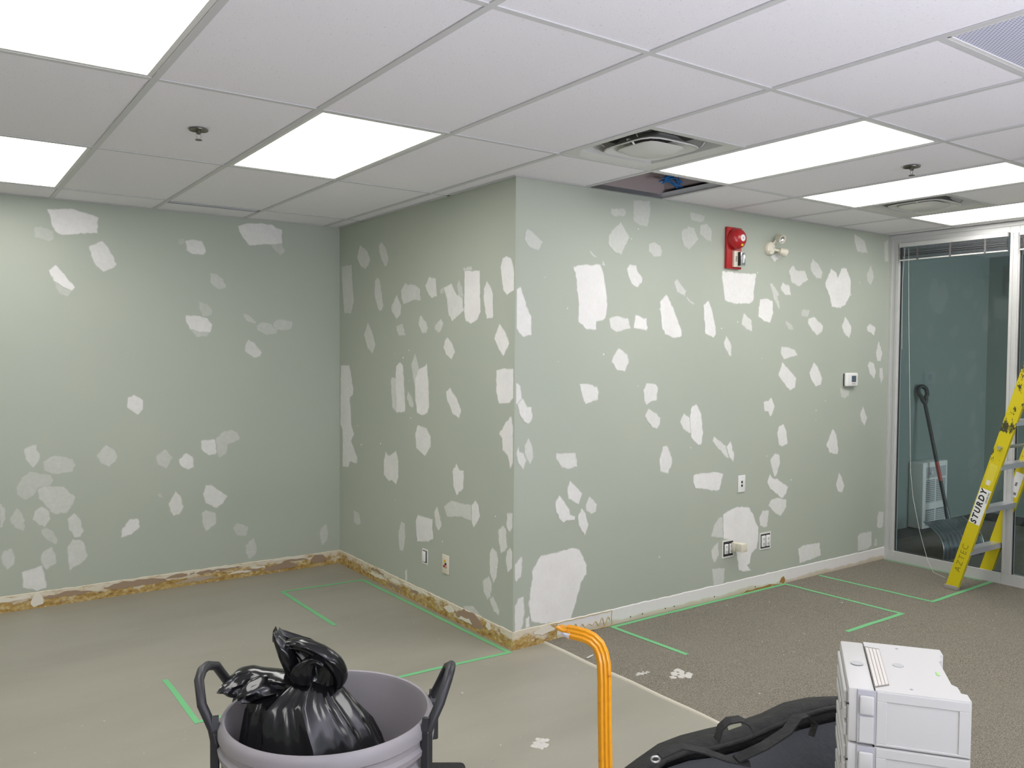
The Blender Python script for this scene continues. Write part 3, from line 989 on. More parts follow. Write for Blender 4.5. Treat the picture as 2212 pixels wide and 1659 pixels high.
# ------------------------------------------------------------------ tape outlines on the floor
def tape(name, label, pts, w=.024):
    t = thing(name, label, 'tape', (pts[0][0], pts[0][1], 0), 0, 'green tape outlines on the floor')
    o = Vector((pts[0][0], pts[0][1], 0))
    rnd = random.Random(label)
    for a, b in zip(pts[:-1], pts[1:]):
        a, b = Vector((*a, 0))-o, Vector((*b, 0))-o
        d = (b-a).normalized(); n = Vector((-d.y, d.x, 0))
        a, b = a-d*w*.45, b+d*w*.45
        L = (b-a).length
        k = max(2, int(L/.12))
        rings = []
        for i in range(k+1):
            p = a+(b-a)*(i/k)+n*rnd.gauss(0, .0012)
            wx = p.x+o.x
            z = .0075 if wx > XC+.012 else .0012
            z += rnd.random()*.0006
            rings.append([p+n*w/2+Vector((0, 0, z-.0006)), p+n*w/2+Vector((0, 0, z)), p-n*w/2+Vector((0, 0, z)), p-n*w/2+Vector((0, 0, z-.0006))])
        MB().loft(rings).build('tape_strip', M_tape, t)
    return t


tape('tape_outline', 'green tape outline on bare concrete along the middle wall, running behind the trash can', [(2.004, 4.644), (1.992, 5.490), (2.575, 5.462), (2.604, 3.675), (0.973, 3.745), (0.972, 4.317)], .026)
tape('tape_outline', 'green tape outline on the carpet against the white wall strip, nearest the concrete', [(3.374, 3.102), (3.347, 3.660), (5.006, 3.668), (5.041, 2.82), (4.452, 2.817)], .028)
tape('tape_outline', 'green tape outline on the carpet beneath the yellow stepladder', [(5.416, 3.660), (5.46, 2.846), (6.29, 2.862)], .028)
tape('tape_outline', 'single green tape line along the foot of the glass partition', [(6.285, 3.66), (6.288, 2.93)], .016)

# ------------------------------------------------------------------ crumbs and splats of compound on the floor
M_splat = mat('dried_compound', (0.56, 0.54, 0.50), 0.8)


def splat(x, y, r, label, seed, z=0.0):
    rnd = random.Random(seed)
    m = MB()
    for k in range(14):
        cx, cy = rnd.gauss(0, r*.42), rnd.gauss(0, r*.36)
        rr = r*rnd.uniform(.15, .48)
        n = 12
        r1, r2, r3 = [], [], []
        for i in range(n):
            a = 2*PI*i/n
            q = rr*(1+rnd.gauss(0, .18))
            r1.append(Vector((cx+q*math.cos(a), cy+q*math.sin(a), 0)))
            r2.append(Vector((cx+q*.75*math.cos(a), cy+q*.75*math.sin(a), r*rnd.uniform(.03, .08))))
            r3.append(Vector((cx+q*.3*math.cos(a), cy+q*.3*math.sin(a), r*rnd.uniform(.02, .07))))
        m.loft([r1, r2, r3])
    o = m.build('plaster_lump', M_splat, smooth=50, loc=(x, y, z))
    return tag(o, label, 'plaster', 'dropped lumps of compound')


splat(3.137, 2.908, .052, 'largest lump of dried white compound on the carpet', 1, .005)
splat(2.984, 3.035, .028, 'small lump of dried white compound left of the largest one on the carpet', 2, .005)
splat(2.102, 2.72, .048, 'lump of dried white compound alone on the bare concrete', 3)
o = MB().box(-.03, .03, -.006, .006, 0, .004, .001, 1).build('plaster_flake', M_splat, loc=(2.915, 3.36, .007)); o.rotation_euler = (0, 0, .3)
tag(o, 'thin white sliver lying on the carpet beside the orange bar', 'plaster')
cr = MB()
rnd = random.Random(11)
for k in range(120):
    if rnd.random() < .55:
        x, y, z = rnd.uniform(.2, 2.8), rnd.uniform(2.2, 5.8), 0
        if x > XM-.05 and y > YR-.05: continue
    else:
        x, y, z = rnd.uniform(2.9, 5.8), rnd.uniform(1.8, 3.6), .006
    r = rnd.uniform(.0012, .0030)*(1.7 if rnd.random() < .08 else 1)
    cr.box(x-r, x+r, y-r*rnd.uniform(.5, 1), y+r*rnd.uniform(.5, 1), z, z+r)
o = cr.build('plaster_crumbs', M_splat, kind='stuff')
tag(o, 'tiny white plaster crumbs scattered over the concrete and carpet', 'debris')

# ------------------------------------------------------------------ wall fixtures (local: X right, -Y out of the wall)
# fire alarm bell
t = thing('fire_alarm', 'red fire alarm bell and strobe on the upper right wall', 'alarm', (4.404, YR, 2.341))
hw = .072
MB().box(-hw, hw, -.022, 0, -.136, .136, .003, 2).build('back_plate', M_red, t, 40)
MB().lathe([(.066, .020), (.069, .030), (.069, .050), (.063, .068), (.050, .082), (.030, .091), (.010, .094), (.002, .094)], 40, Matrix.Translation((-.002, 0, .058)), 'Y').build('bell_gong', M_red, t, 50)
MB().lathe([(.002, .0955), (.022, .0945), (.022, .0905), (.002, .092)], 28, Matrix.Translation((-.002, 0, .060)), 'Y').build('gong_label', M_label, t)
MB().lathe([(.002, .098), (.003, .097), (.003, .094)], 10, Matrix.Translation((-.002, 0, .060)), 'Y').build('centre_screw', M_ink, t)
MB().box(-.010, .010, -.088, -.078, .008, .026, .003, 2).build('yellow_sticker', mat('yellow_sticker', (0.62, 0.52, 0.03), 0.4), t, 40)
MB().box(-.020, .068, -.040, -.020, -.124, -.020, .003, 2).build('strobe_body', M_cream, t, 40)
MB().box(.018, .066, -.060, -.038, -.114, -.028, .004, 2).build('strobe_reflector', M_chrome, t, 40)
MB().box(.014, .018, -.062, -.038, -.116, -.026).build('strobe_bezel', M_ink, t)
MB().lathe([(.006, 0), (.006, .05)], 10, Matrix.Translation((.042, -.064, -.098))).build('flash_tube', M_white, t, 60)
text('strobe_lettering', 'FIRE', .020, M_ink, t, Matrix.Translation((.000, -.0405, -.072)) @ Matrix.Rotation(PI/2, 4, 'X') @ Matrix.Rotation(PI/2, 4, 'Z'), .0002)

# twin-head emergency light
t = thing('emergency_light', 'cream twin-head emergency light on the wall right of the red alarm', 'light', (4.785, YR, 2.371))
MB().lathe([(.046, 0), (.046, .018), (.040, .026), (.002, .028)], 32, None, 'Y').build('base_plate', M_cream, t, 50)
for x, z in ((-.02, -.024), (.024, .004)):
    MB().lathe([(.009, .026), (.009, .031), (.002, .031)], 12, Matrix.Translation((x, 0, z)), 'Y').build('cover_screw', M_cream, t)
    MB().lathe([(.003, .0315), (.003, .033), (.001, .033)], 8, Matrix.Translation((x, 0, z)), 'Y').build('screw_recess', M_ink, t)


def lamp_head(c, d, nm):
    d = Vector(d).normalized()
    rot = d.to_track_quat('Z', 'Y').to_matrix().to_4x4()
    Mx = Matrix.Translation(c) @ rot
    hd = MB().lathe([(.010, -.040), (.020, -.036), (.025, -.010), (.029, .010), (.029, .017), (.026, .018), (.022, .004), (.002, -.010)], 28, Mx).build('lamp_head', M_cream, t, 50)
    MB().lathe([(.0262, .0165), (.024, .009), (.014, -.001), (.002, -.004)], 28, Mx, cap=False).build('reflector', M_chrome, hd, 60)
    MB().tube([(c[0]*.35, -.02, c[2]*.35), tuple(Vector(c)-d*.03)], .009, 10).build('knuckle', M_cream, t, 60)


lamp_head((.042, -.070, .062), (-.10, -.90, -.35), 'upper')
lamp_head((.098, -.052, -.024), (.90, -.30, -.30), 'lower')

# thermostat
t = thing('thermostat', 'white digital thermostat on the wall near the glass partition', 'thermostat', (5.768, YR, 1.455))
MB().box(-.070, .070, -.008, 0, -.046, .046, .002, 1).build('wall_plate', M_ink, t)
MB().box(-.076, .076, -.034, -.008, -.052, .052, .012, 4).build('housing', M_white, t, 50)
MB().box(-.012, .044, -.036, -.033, -.018, .030, .001, 1).build('display', mat('lcd_grey', (0.08, 0.11, 0.14), 0.2), t)
for x in (-.004, .012, .028):
    MB().box(x-.005, x+.005, -.0365, -.034, -.034, -.028, .001, 1).build('button', mat('tan_button', (0.4, 0.27, 0.2), 0.5) if not bpy.data.materials.get('tan_button') else bpy.data.materials['tan_button'], t)
for z in (.004, .018):
    MB().box(.054, .062, -.0365, -.034, z-.005, z+.005, .001, 1).build('arrow_button', M_cream, t)

# data plate on the right wall
t = thing('data_outlet', 'white data plate with two dark jacks above the large filler patch', 'outlet', (4.538, YR, 0.7616))
MB().box(-.036, .036, -.007, 0, -.058, .058, .003, 2).build('cover_plate', M_white, t, 50)
for z in (.012, -.012):
    MB().box(-.008, .008, -.0085, -.005, z-.008, z+.008, .001, 1).build('jack', M_ink, t)
for z in (.048, -.048):
    MB().box(-.020, .020, -.0078, -.006, z-.004, z+.004).build('label_window', M_label, t)

# coloured jack plate on the middle wall
t = thing('audio_video_outlet', 'cream wall plate with yellow, black and red jacks on the middle wall', 'outlet', (XM, 4.404, 0.3274), -PI/2)
MB().box(-.040, .040, -.007, 0, -.060, .060, .003, 2).build('cover_plate', M_cream, t, 50)
for x, z, c, nm in ((-.004, .022, (0.50, 0.36, 0.02), 'yellow_jack'), (.006, .004, (0.02, 0.02, 0.02), 'black_jack'), (-.012, -.012, (0.35, 0.015, 0.015), 'red_jack'), (.010, -.014, (0.45, 0.25, 0.2), 'pale_jack')):
    MB().lathe([(.008, .006), (.008, .011), (.004, .0135), (.001, .0135)], 14, Matrix.Translation((x, 0, z)), 'Y').build(nm, mat(nm, c, 0.4), t)


def receptacle(t, x, w=.034, hh=.066, face=True):
    MB().box(x-w/2, x+w/2, -.012, .0, -hh/2, hh/2, .003, 2).build('receptacle', M_white, t, 50)
    for z in (-.017, .017):
        MB().box(x-.007, x-.004, -.0128, -.011, z-.005, z+.005).box(x+.004, x+.007, -.0128, -.011, z-.005, z+.005).box(x-.002, x+.002, -.0128, -.011, z-.012, z-.008).build('slot', M_ink, t)


def open_box(t, w, h, seed):
    """uncovered electrical box: rim of plaster ring, dark gaps, screw ears"""
    MB().box(-w/2, w/2, -.004, 0, -h/2, h/2).build('plaster_ring', M_trim, t)
    MB().box(-w/2+.010, w/2-.010, -.0045, -.001, -h/2+.010, h/2-.010, .001, 1).build('box_cavity', M_dark, t)


t = thing('power_outlet', 'uncovered double power outlet in the wall left of the plugged-in adapter', 'outlet', (4.411, YR, 0.3343), 0, 'uncovered power outlets')
open_box(t, .118, .120, 1)
receptacle(t, -.022); receptacle(t, .026)
t2 = thing('power_outlet', 'uncovered double power outlet right of the large filler patch', 'outlet', (4.801, YR, 0.3391), 0, 'uncovered power outlets')
open_box(t2, .122, .120, 2)
receptacle(t2, -.024, .038, .078); receptacle(t2, .024, .038, .078)
t3 = thing('power_outlet', 'uncovered single outlet in the middle wall left of the cream jack plate', 'outlet', (XM, 4.665, 0.3237), -PI/2, 'uncovered power outlets')
open_box(t3, .070, .098, 3)
MB().box(-.024, .012, -.014, 0, -.033, .033, .004, 2).build('receptacle', M_white, t3, 50)
t = thing('plug_adapter', 'small cream plug-in adapter sticking out of the outlet by the large filler patch', 'adapter', (4.426+.026, YR-.0135, 0.3343+.012))
MB().box(-.021, .021, -.030, 0, -.028, .030, .003, 2).build('plug_body', M_cream, t, 50)
MB().box(-.018, .040, -.085, -.030, -.024, .030, .003, 2).build('transformer', M_cream, t, 50)
MB().box(.0, .004, -.0315, -.029, .004, .010).build('test_slot', M_ink, t)

# ------------------------------------------------------------------ office behind the glass: heater and snow shovel
HX = 7.259
HYF = 3.89
HX1 = 7.677
t = thing('wall_heater', 'white fan heater on the office wall behind the glass', 'heater', (HX, OY, 0))
HW, HD, Z0, Z1 = HX1-HX, OY-HYF, .095, .690
MB().box(0, HW, -HD, 0, Z0, Z1, .012, 3).build('casing', mat('warm_white_enamel', (0.86, 0.85, 0.80), 0.45), t, 50)
M_grille = mat('grey_grille', (0.30, 0.31, 0.31), 0.5)
MB().box(.045, HW-.035, -HD-.003, -HD+.002, Z1-.14, Z1-.045, .001, 1).build('control_panel', mat('grey_panel', (0.52, 0.54, 0.54), 0.5), t)
MB().lathe([(.020, 0), (.018, .018), (.002, .020)], 18, Matrix.Translation((.11, -HD-.002, Z1-.09)), 'Y').build('dial', M_white, t, 50)
for z0, z1 in ((.325, .530), (.120, .265)):
    for x0, x1 in ((.045, HW/2-.012), (HW/2+.012, HW-.04)):
        MB().box(x0, x1, -HD-.001, -HD+.004, z0, z1).build('grille_recess', M_grille, t)
        k = int((z1-z0)/.017)
        sl = MB()
        for q in range(k):
            sl.box(x0, x1, -HD-.006, -HD, z0+.004+q*.017, z0+.011+q*.017)
        sl.build('louvre_bars', M_white, t, kind='stuff')
# socket plate on office wall
# snow shovel
SB = Vector((7.329, 3.7, 0.2184))      # where the shaft enters the scoop
ST = Vector((7.368, 3.99, 1.377))       # grip top, leaning on the wall
t = thing('snow_shovel', 'black snow shovel with ribbed steel scoop leaning inside the glass office', 'shovel', (0, 0, 0))
ax = (ST-SB).normalized()
sh = SB+ax*((ST-SB).length-.16)
MB().tube([SB-ax*.06, SB+ax*.01, sh], [.017, .016, .016], 14).build('shaft', M_black, t, 60)
MB().tube([SB-ax*.02, SB+ax*.10], [.024, .019], 14).build('socket', mat('dark_steel_socket', (0.10, 0.10, 0.11), 0.35, 0.5), t, 60)
MB().tube([SB+ax*.33, SB+ax*.50], .0168, 14).build('red_label', mat('red_shaft_label', (0.45, 0.05, 0.04), 0.4), t, 60)
side = Vector((0.8152, -0.5791, 0.006817))
g = []
for k in range(20):
    a = 2*PI*k/20
    q = .036 + (.016*math.sin(a) if math.sin(a) > 0 else 0)
    g.append(sh+ax*(.075+.075*math.sin(a))+side*q*1.0*math.cos(a)*(1.0 if math.sin(a) > -.3 else .6))
MB().tube(g, .019, 10, close=True).build('grip', M_black, t, 60)
# scoop: ribbed curved sheet, opening downwards, convex side up and toward the glass
M_scoop = mat('ribbed_steel_scoop', (0.30, 0.33, 0.36), 0.24, 0.85)
E0 = Vector((6.635, 3.385, 0))        # near left corner of the blade edge on the floor
E1 = E0+(Vector((7.24, 3.297, 0))-E0).normalized()*.50
B0 = Vector((6.78, 3.62, 0.2605))       # upper left corner of the scoop
wv = (E1-E0).normalized()
W_ = .50
rings = []
n, mseg = 46, 16
for i in range(n+1):
    u = i/n
    row = []
    rib = .006*(1 if (u*9) % 1 > .45 else -1)*(1 if .04 < u < .96 else 0)
    off = wv*W_*u
    for k in range(mseg+1):
        v = k/mseg
        p = E0.lerp(B0, v)
        up = (Vector((0, 0, 1)) - (B0-E0).normalized()*(B0-E0).normalized().z).normalized()
        toward = Vector((-.58, -.80, .18)).normalized()
        bulge = math.sin(PI*min(1, v*1.0)**.9)*.105
        row.append(p+off+(toward*.75+up*.45)*(bulge+rib*(1 if 0.05 < v < .92 else 0))+Vector((0, 0, .002)))
    rings.append(row)
back = [[p+Vector((.004, .005, -.003)) for p in r] for r in rings]
full = [r+list(reversed(b)) for r, b in zip(rings, back)]
MB().loft(full).build('scoop', M_scoop, t, 30)
for u in (0, 1):
    row = rings[0] if u == 0 else rings[-1]
    MB().tube(row, .006, 8).build('scoop_edge', M_steel, t, 60)
# dark strips along the foot of the office walls
MB().box(XG+.03, OX, OY-.012, OY, .006, .09).build('baseboard_office', mat('dark_base', (0.05, 0.05, 0.05), 0.6), kind='structure')
MB().box(OX-.012, OX, -1.0, OY-.012, .006, .09).build('baseboard_office_end', bpy.data.materials['dark_base'], kind='structure')

# ------------------------------------------------------------------ yellow stepladder
M_yel = mat('yellow_fibreglass', (0.60, 0.50, 0.006), 0.38)
_n = noise(M_yel, 14, 5, stretch=(1, 1, .6), rough=.7)
_g = nd(M_yel, 'ShaderNodeNewGeometry'); _s = nd(M_yel, 'ShaderNodeSeparateXYZ'); lk(M_yel, _g.outputs['Position'], _s.inputs[0])
_up = nd(M_yel, 'ShaderNodeMapRange'); _up.inputs[1].default_value = .75; _up.inputs[2].default_value = 1.15; _up.inputs[3].default_value = -.20; _up.inputs[4].default_value = .0
lk(M_yel, _s.outputs['Z'], _up.inputs[0])
_d = mathn(M_yel, 'ADD', _n, _up.outputs[0])
base(M_yel, mix(M_yel, ramp(M_yel, _d, [(0.52, (0, 0, 0)), (0.545, (1, 1, 1))]), (0.60, 0.50, 0.006), (0.05, 0.05, 0.02)))
M_step = mat('aluminium_step', (0.62, 0.63, 0.66), 0.35, 0.6)
t = thing('stepladder', 'yellow stepladder with aluminium steps standing before the glass partition', 'ladder', (0, 0, 0))
XL1, XL2 = 5.87, 6.32
# a rail rises towards -Y: centre line (y, z)
RB, RT = Vector((0, 2.935, 0.0)), Vector((0, 2.380, 1.86))
rd = (RT-RB).normalized()
rn = Vector((0, rd.z, -rd.y))                 # across the web, towards +Y


def rail(x, s, yy0, zz1, nm='rail'):
    """C channel: web 80 mm, flanges pointing in direction s"""
    hw, fl, th = .041, .028, .004
    prof = [(-hw, 0), (hw, 0), (hw, fl), (hw-th, fl), (hw-th, th), (-hw+th, th), (-hw+th, fl), (-hw, fl)]
    rings = []
    for p in (RB, RT):
        off = yy0
        rings.append([Vector((x+s*b, 0, 0))+p+rn*a for a, b in prof])
    return MB().loft(rings).build(nm, M_yel, t)


r1 = rail(XL1, 1, 0, 0)
r2 = rail(XL2, 1, 0, 0)
ft = mat('grey_rubber_foot', (0.30, 0.28, 0.24), 0.8)
for x in (XL1, XL2):
    MB().box(x-.006, x+.034, 2.935-.050, 2.935+.044, .006, .034, .003, 1).build('foot', ft, r1 if x == XL1 else r2)
for k, z in enumerate((.30, .605, .91, 1.215, 1.52)):
    c = RB+rd*(z/rd.z)
    MB().box(XL1+.004, XL2, c.y-.038, c.y+.038, z-.004, z, .0005, 1).box(XL1+.004, XL2, c.y+.036, c.y+.040, z-.028, z).box(XL1+.004, XL2, c.y-.040, c.y-.036, z-.034, z).build('step', M_step, t)
    MB().tube([(XL1+.01, c.y+.02, z-.02), (XL1+.05, c.y+.06, z-.09)], .004, 6).build('step_brace', M_step, t) if k == 0 else None
# spreader bolt and top cap
c = RB+rd*(1.03/rd.z)
MB().tube([(XL1-.03, c.y, 1.03), (XL2+.03, c.y, 1.03)], .012, 10).build('spreader_bar', M_steel, t, 60)
MB().box(XL1-.02, XL2+.05, 2.14, 2.44, 1.84, 1.88, .008, 2).build('top_cap', M_yel, t)
for x in (XL1+.03, XL2-.01):
    MB().loft([[Vector((x+a, 1.10+b, .006)) for a, b in ((0, -.02), (.03, -.02), (.03, .02), (0, .02))], [Vector((x+a, 2.22+b, 1.84)) for a, b in ((0, -.02), (.03, -.02), (.03, .02), (0, .02))]]).build('back_leg', M_yel, t)


def rail_M(z, x, out, along=0.0):
    """frame on the outer web: local X along the rail (up), local Y across, local Z towards -X"""
    c = RB+rd*(z/rd.z)+Vector((x-out, 0, 0))
    # readable from -X side, text running up the rail
    X, Z = rd, Vector((-1, 0, 0))
    Y = Z.cross(X)
    Mx = Matrix((X, Y, Z)).transposed().to_4x4()
    Mx.translation = c
    return Mx


Mx = rail_M(.615, XL1, .0006)
MB().box(-.128, .128, -.036, .036, -.0003, .0003, M=Mx).build('sticker', M_label, t)
text('sticker_lettering', 'STURDY', .054, M_ink, t, rail_M(.612, XL1, .0012) @ Matrix.Translation((0, .006, 0)), .0020, .18, 1.34)
text('sticker_small_print', 'LADDER INC.', .014, M_ink, t, rail_M(.66, XL1, .0012) @ Matrix.Translation((.03, -.028, 0)), .0002)
text('handwriting', 'AZTEC', .058, mat('faded_marker', (0.18, 0.16, 0.01), 0.7), t, rail_M(.24, XL1, .0008), -.0006, 0, 1.25)
Mx = rail_M(.84, XL1, .0006)
MB().box(-.065, .075, -.026, .030, -.0002, .0003, M=Mx).build('worn_sticker', mat('yellow_film', (0.66, 0.56, 0.05), 0.25), t)
Mx = rail_M(.79, XL1, .0011)
MB().box(-.022, .012, -.012, .014, -.0002, .0003, M=Mx).build('worn_sticker_mark', M_cream, t)
# safety sticker inside the far rail, facing the camera side
Mx = rail_M(.73, XL2, .0006)
MB().box(-.090, .090, -.026, .030, -.0003, .0003, M=Mx).build('safety_sticker', M_label, t)
MB().box(-.010, .018, -.004, .010, -.0003, .0003, M=rail_M(.73, XL2, .0012)).box(-.065, -.045, -.018, .018, -.0003, .0003, M=rail_M(.72, XL2, .0012)).build('sticker_mark', mat('grey_print', (0.2, 0.2, 0.2), 0.6), t)

# ------------------------------------------------------------------ grey trash can
BX, BY, BR, BZ = .86, 2.03, .262, .70
M_bin = mat('grey_bin_plastic', (0.37, 0.345, 0.365), 0.42)
base(M_bin, ramp(M_bin, noise(M_bin, 6, 5), [(0.3, (0.245, 0.230, 0.245)), (0.7, (0.285, 0.268, 0.282))]))
bump(M_bin, noise(M_bin, 120, 3), 0.1, 0.001)
t = thing('trash_can', 'round grey plastic trash can with black handles on the concrete floor', 'trash can', (BX, BY, 0))
R0 = BR
prof = [(.002, 0.004), (.185, 0.004), (.198, .02), (.206, .06), (R0-.020, .55), (R0+.000, .575), (R0+.004, .590), (R0-.004, .600), (R0+.000, .610), (R0+.012, .622), (R0+.014, .636), (R0+.006, .644), (R0+.006, .658), (R0+.013, .664), (R0+.013, .682), (R0+.008, .694), (R0+.001, BZ), (R0-.004, BZ-.002), (R0-.008, BZ-.012),
        (R0-.014, .60), (R0-.030, .545), (.196, .06), (.17, .024), (.002, .022)]
MB().lathe(prof, 96).build('body', M_bin, t, 35)
# radial directions of the handles: camera left and right
side = Vector([0.8152, -0.5791, 0]).normalized()
fwd = Vector((-side.y, side.x, 0))
for s in (-1, 1):
    rdir, tdir = side*s, fwd
    hp = [(.012, -.090, -.045), (.020, -.086, -.005), (.046, -.070, .050), (.058, -.040, .100), (.060, -.010, .112), (.060, .020, .110), (.052, .046, .098), (.034, .070, .045), (.012, .090, -.005)]
    if s > 0:
        hp = [(.008, -.086, -.035), (.022, -.080, .005), (.040, -.060, .055), (.052, -.035, .105), (.054, -.010, .118), (.054, .020, .116), (.046, .046, .100), (.028, .070, .045), (.010, .090, -.005)]
    pts = []
    for a, b, c in hp:
        # follow the curvature of the rim
        ang = b/R0
        rad = R0+a+.004
        pts.append(rdir*rad*math.cos(ang)+tdir*rad*math.sin(ang)+Vector((0, 0, BZ-.01+c)))
    hd = MB().tube(pts, .0125, 10).build('handle', M_black, t, 50)
    for b in (-.085, .085):
        ang = b/R0
        d = rdir*math.cos(ang)+tdir*math.sin(ang)
        tt = Vector((-d.y, d.x, 0))
        Mx = Matrix((tt, d, Vector((0, 0, 1)))).transposed().to_4x4()
        Mx.translation = d*(R0+.012)+Vector((0, 0, BZ-.055))
        MB().box(-.014, .014, -.004, .018, -.065, .040, .003, 1, M=Mx).build('mount', M_black, hd)
        MB().prism([(-.014, .040), (.014, .040), (.005, .070), (-.005, .070)], -.003, .014, M=Mx @ Matrix(((1, 0, 0, 0), (0, 0, 1, 0), (0, 1, 0, 0), (0, 0, 0, 1)))).build('mount_tip', M_black, hd)

# ------------------------------------------------------------------ black garbage bag bunched inside the can
M_bag = mat('glossy_black_polythene', (0.006, 0.006, 0.007), 0.16)
M_bag.node_tree.nodes['Principled BSDF'].inputs['Specular IOR Level'].default_value = 0.5
_n = noise(M_bag, 11, 2, stretch=(1, 1, .25))
bump(M_bag, _n, 0.45, 0.02)
DB = 2.184
sec = [[0.8283, 2.052, 0.5283, 0.2165], [0.8278, 2.054, 0.5624, 0.2128], [0.826, 2.057, 0.6049, 0.2049], [0.8208, 2.063, 0.6535, 0.1867], [0.809, 2.073, 0.6959, 0.163], [0.8016, 2.08, 0.7323, 0.1386], [0.8109, 2.074, 0.7567, 0.1034], [0.8236, 2.066, 0.7738, 0.07723], [0.8283, 2.063, 0.7908, 0.0754], [0.829, 2.064, 0.8079, 0.08088], [0.8254, 2.067, 0.8297, 0.08209], [0.8162, 2.074, 0.8479, 0.07419], [0.7986, 2.088, 0.8623, 0.05716], [0.777, 2.104, 0.8743, 0.03527], [0.7598, 2.116, 0.8851, 0.01764], [0.753, 2.121, 0.8947, 0.009122]]
sideV, viewV = Vector((0.8152, -0.5791, 0.006817)), Vector([0.5789, 0.8146, 0]).normalized()
sec = [[sec[0][0], sec[0][1], .06, .150], [sec[0][0], sec[0][1], .35, .195]]+sec
rings = []
n = 132
rnd = random.Random(4)
ph = [rnd.uniform(0, 6.28) for _ in range(8)]
for k, (x, y, z, hw) in enumerate(sec):
    k -= 2
    u = max(0, k)/(len(sec)-3)
    ring = []
    dep = hw*.80 if k < 7 else max(.020, hw*(.62-.35*(u-.4)))
    for i in range(n):
        a = 2*PI*i/n
        f = 0
        for q, fr in enumerate((7, 11, 17, 26)):
            f += (1-abs(math.sin(a*fr/2+ph[q]+u*(2.2 if q % 2 else -1.6))))**1.6*(.16, .13, .09, .05)[q]
        amp = 1.0-.55*max(0, 1-abs(u-.0)*2)
        r = 1-.10+(f-.18)*(.62 if k < 8 else .8)*amp
        c, s = math.cos(a), math.sin(a)
        e = .0
        ring.append(Vector((x, y, z))+sideV*hw*c*min(r, 1.06)+viewV*dep*s*r+Vector((0, 0, .012*math.sin(3*a+k*.9)*(1 if k > 6 else .3))))
    rings.append(ring)
t = thing('garbage_bag', 'glossy black garbage bag bunched up inside the grey trash can', 'bag', (0, 0, 0))
MB().loft(rings).build('bag_body', M_bag, t, 28)


def flap(name, pts, wid, thick, seed, folds=3, sag=0.0):
    """a creased tongue of film: pts px path baked to world, elliptical crumpled section"""
    rnd = random.Random(seed)
    P_ = [Vector(p) for p in pts]
    N_ = 22
    path = []
    for i in range(N_+1):
        f = i/N_*(len(P_)-1)
        j = min(int(f), len(P_)-2)
        a, b = P_[max(j-1, 0)], P_[min(j+2, len(P_)-1)]
        tt = f-j
        p0, p1, p2, p3 = a, P_[j], P_[j+1], b
        path.append(.5*((2*p1)+(p2-p0)*tt+(2*p0-5*p1+4*p2-p3)*tt*tt+(3*p1-p0-3*p2+p3)*tt**3))
    rings = []
    for i, p in enumerate(path):
        u = i/N_
        f = u*(len(wid)-1); j = min(int(f), len(wid)-2)
        w_ = wid[j]+(wid[j+1]-wid[j])*(f-j)
        d = (path[min(i+1, N_)]-path[max(i-1, 0)]).normalized()
        s = d.cross(viewV).normalized()
        ring = []
        for k in range(36):
            a = 2*PI*k/36
            cr = 1+.20*math.sin(folds*a+u*4+seed)+.09*math.sin(7*a-u*7)+.03*math.sin(13*a+u*9)
            ring.append(p+s*w_*math.cos(a)*(1+.08*math.sin(9*u+seed))+viewV*thick*math.sin(a)*cr+Vector((0, 0, rnd.gauss(0, .0002))))
        rings.append(ring)
    return MB().loft(rings).build(name, M_bag, t, 40)


flap('bag_flap', [(0.7942, 2.086, 0.7626), (0.7481, 2.132, 0.7668), (0.7033, 2.164, 0.7664), (0.6653, 2.178, 0.7615), (0.6385, 2.185, 0.7641)], [.020, .026, .034, .030, .008], .050, 2)
flap('bag_flap', [(0.7643, 2.107, 0.7563), (0.7229, 2.112, 0.7591), (0.6901, 2.123, 0.7533), (0.6643, 2.129, 0.7476)], [.012, .030, .034, .012], .040, 5)
flap('bag_flap', [(0.8066, 2.054, 0.7767), (0.7761, 2.065, 0.8164), (0.7556, 2.069, 0.8617), (0.7424, 2.08, 0.8938), (0.7388, 2.083, 0.9093)], [.030, .024, .018, .012, .007], .018, 3, 2)
flap('bag_flap', [(0.761, 2.09, 0.8751), (0.7909, 2.045, 0.8775), (0.8295, 2.016, 0.8588), (0.8642, 2.003, 0.8267), (0.8855, 2.01, 0.7831), (0.8811, 2.024, 0.7451)], [.006, .016, .022, .022, .018, .006], .026, 8, 2)
flap('bag_flap', [(0.7857, 2.032, 0.7825), (0.7873, 2.02, 0.816), (0.807, 2.007, 0.8422), (0.8309, 1.99, 0.8329)], [.028, .026, .014, .006], .014, 6, 2)

# ------------------------------------------------------------------ orange ribbed bar
M_or = mat('orange_enamel', (0.72, 0.295, 0.006), 0.28)
base(M_or, ramp(M_or, noise(M_or, 60, 4), [(0.30, (0.36, 0.12, 0.006)), (0.36, (0.56, 0.228, 0.003)), (0.8, (0.62, 0.265, 0.004))]))
t = thing('orange_bar', 'upright orange ribbed metal bar bent over at its top, at the bottom of the picture', 'bar', (0, 0, 0))
prof = []
for k in range(48):
    a = 2*PI*k/48
    c, s = math.cos(a), math.sin(a)
    q = (abs(c)**4+abs(s)**4)**.25
    x, y = c/q*1.0, s/q*.72
    rib = .13*math.cos(x*PI*3.2) if abs(y) > .5 else 0
    prof.append((x, y*(1+rib)))
px = [(1.125, 1.241, 0.5596), (1.128, 1.249, 0.787), (1.128, 1.253, 0.8898), (1.129, 1.256, 0.9653), (1.128, 1.258, 1.003), (1.125, 1.261, 1.022), (1.121, 1.267, 1.037), (1.114, 1.277, 1.047), (1.106, 1.291, 1.052), (1.096, 1.307, 1.054), (1.089, 1.325, 1.054)]
px = [(px[0][0], px[0][1], .012)]+px[1:]
MB().tube(px, .0142, prof=prof, up=-viewV).build('shaft', M_or, t, 35)
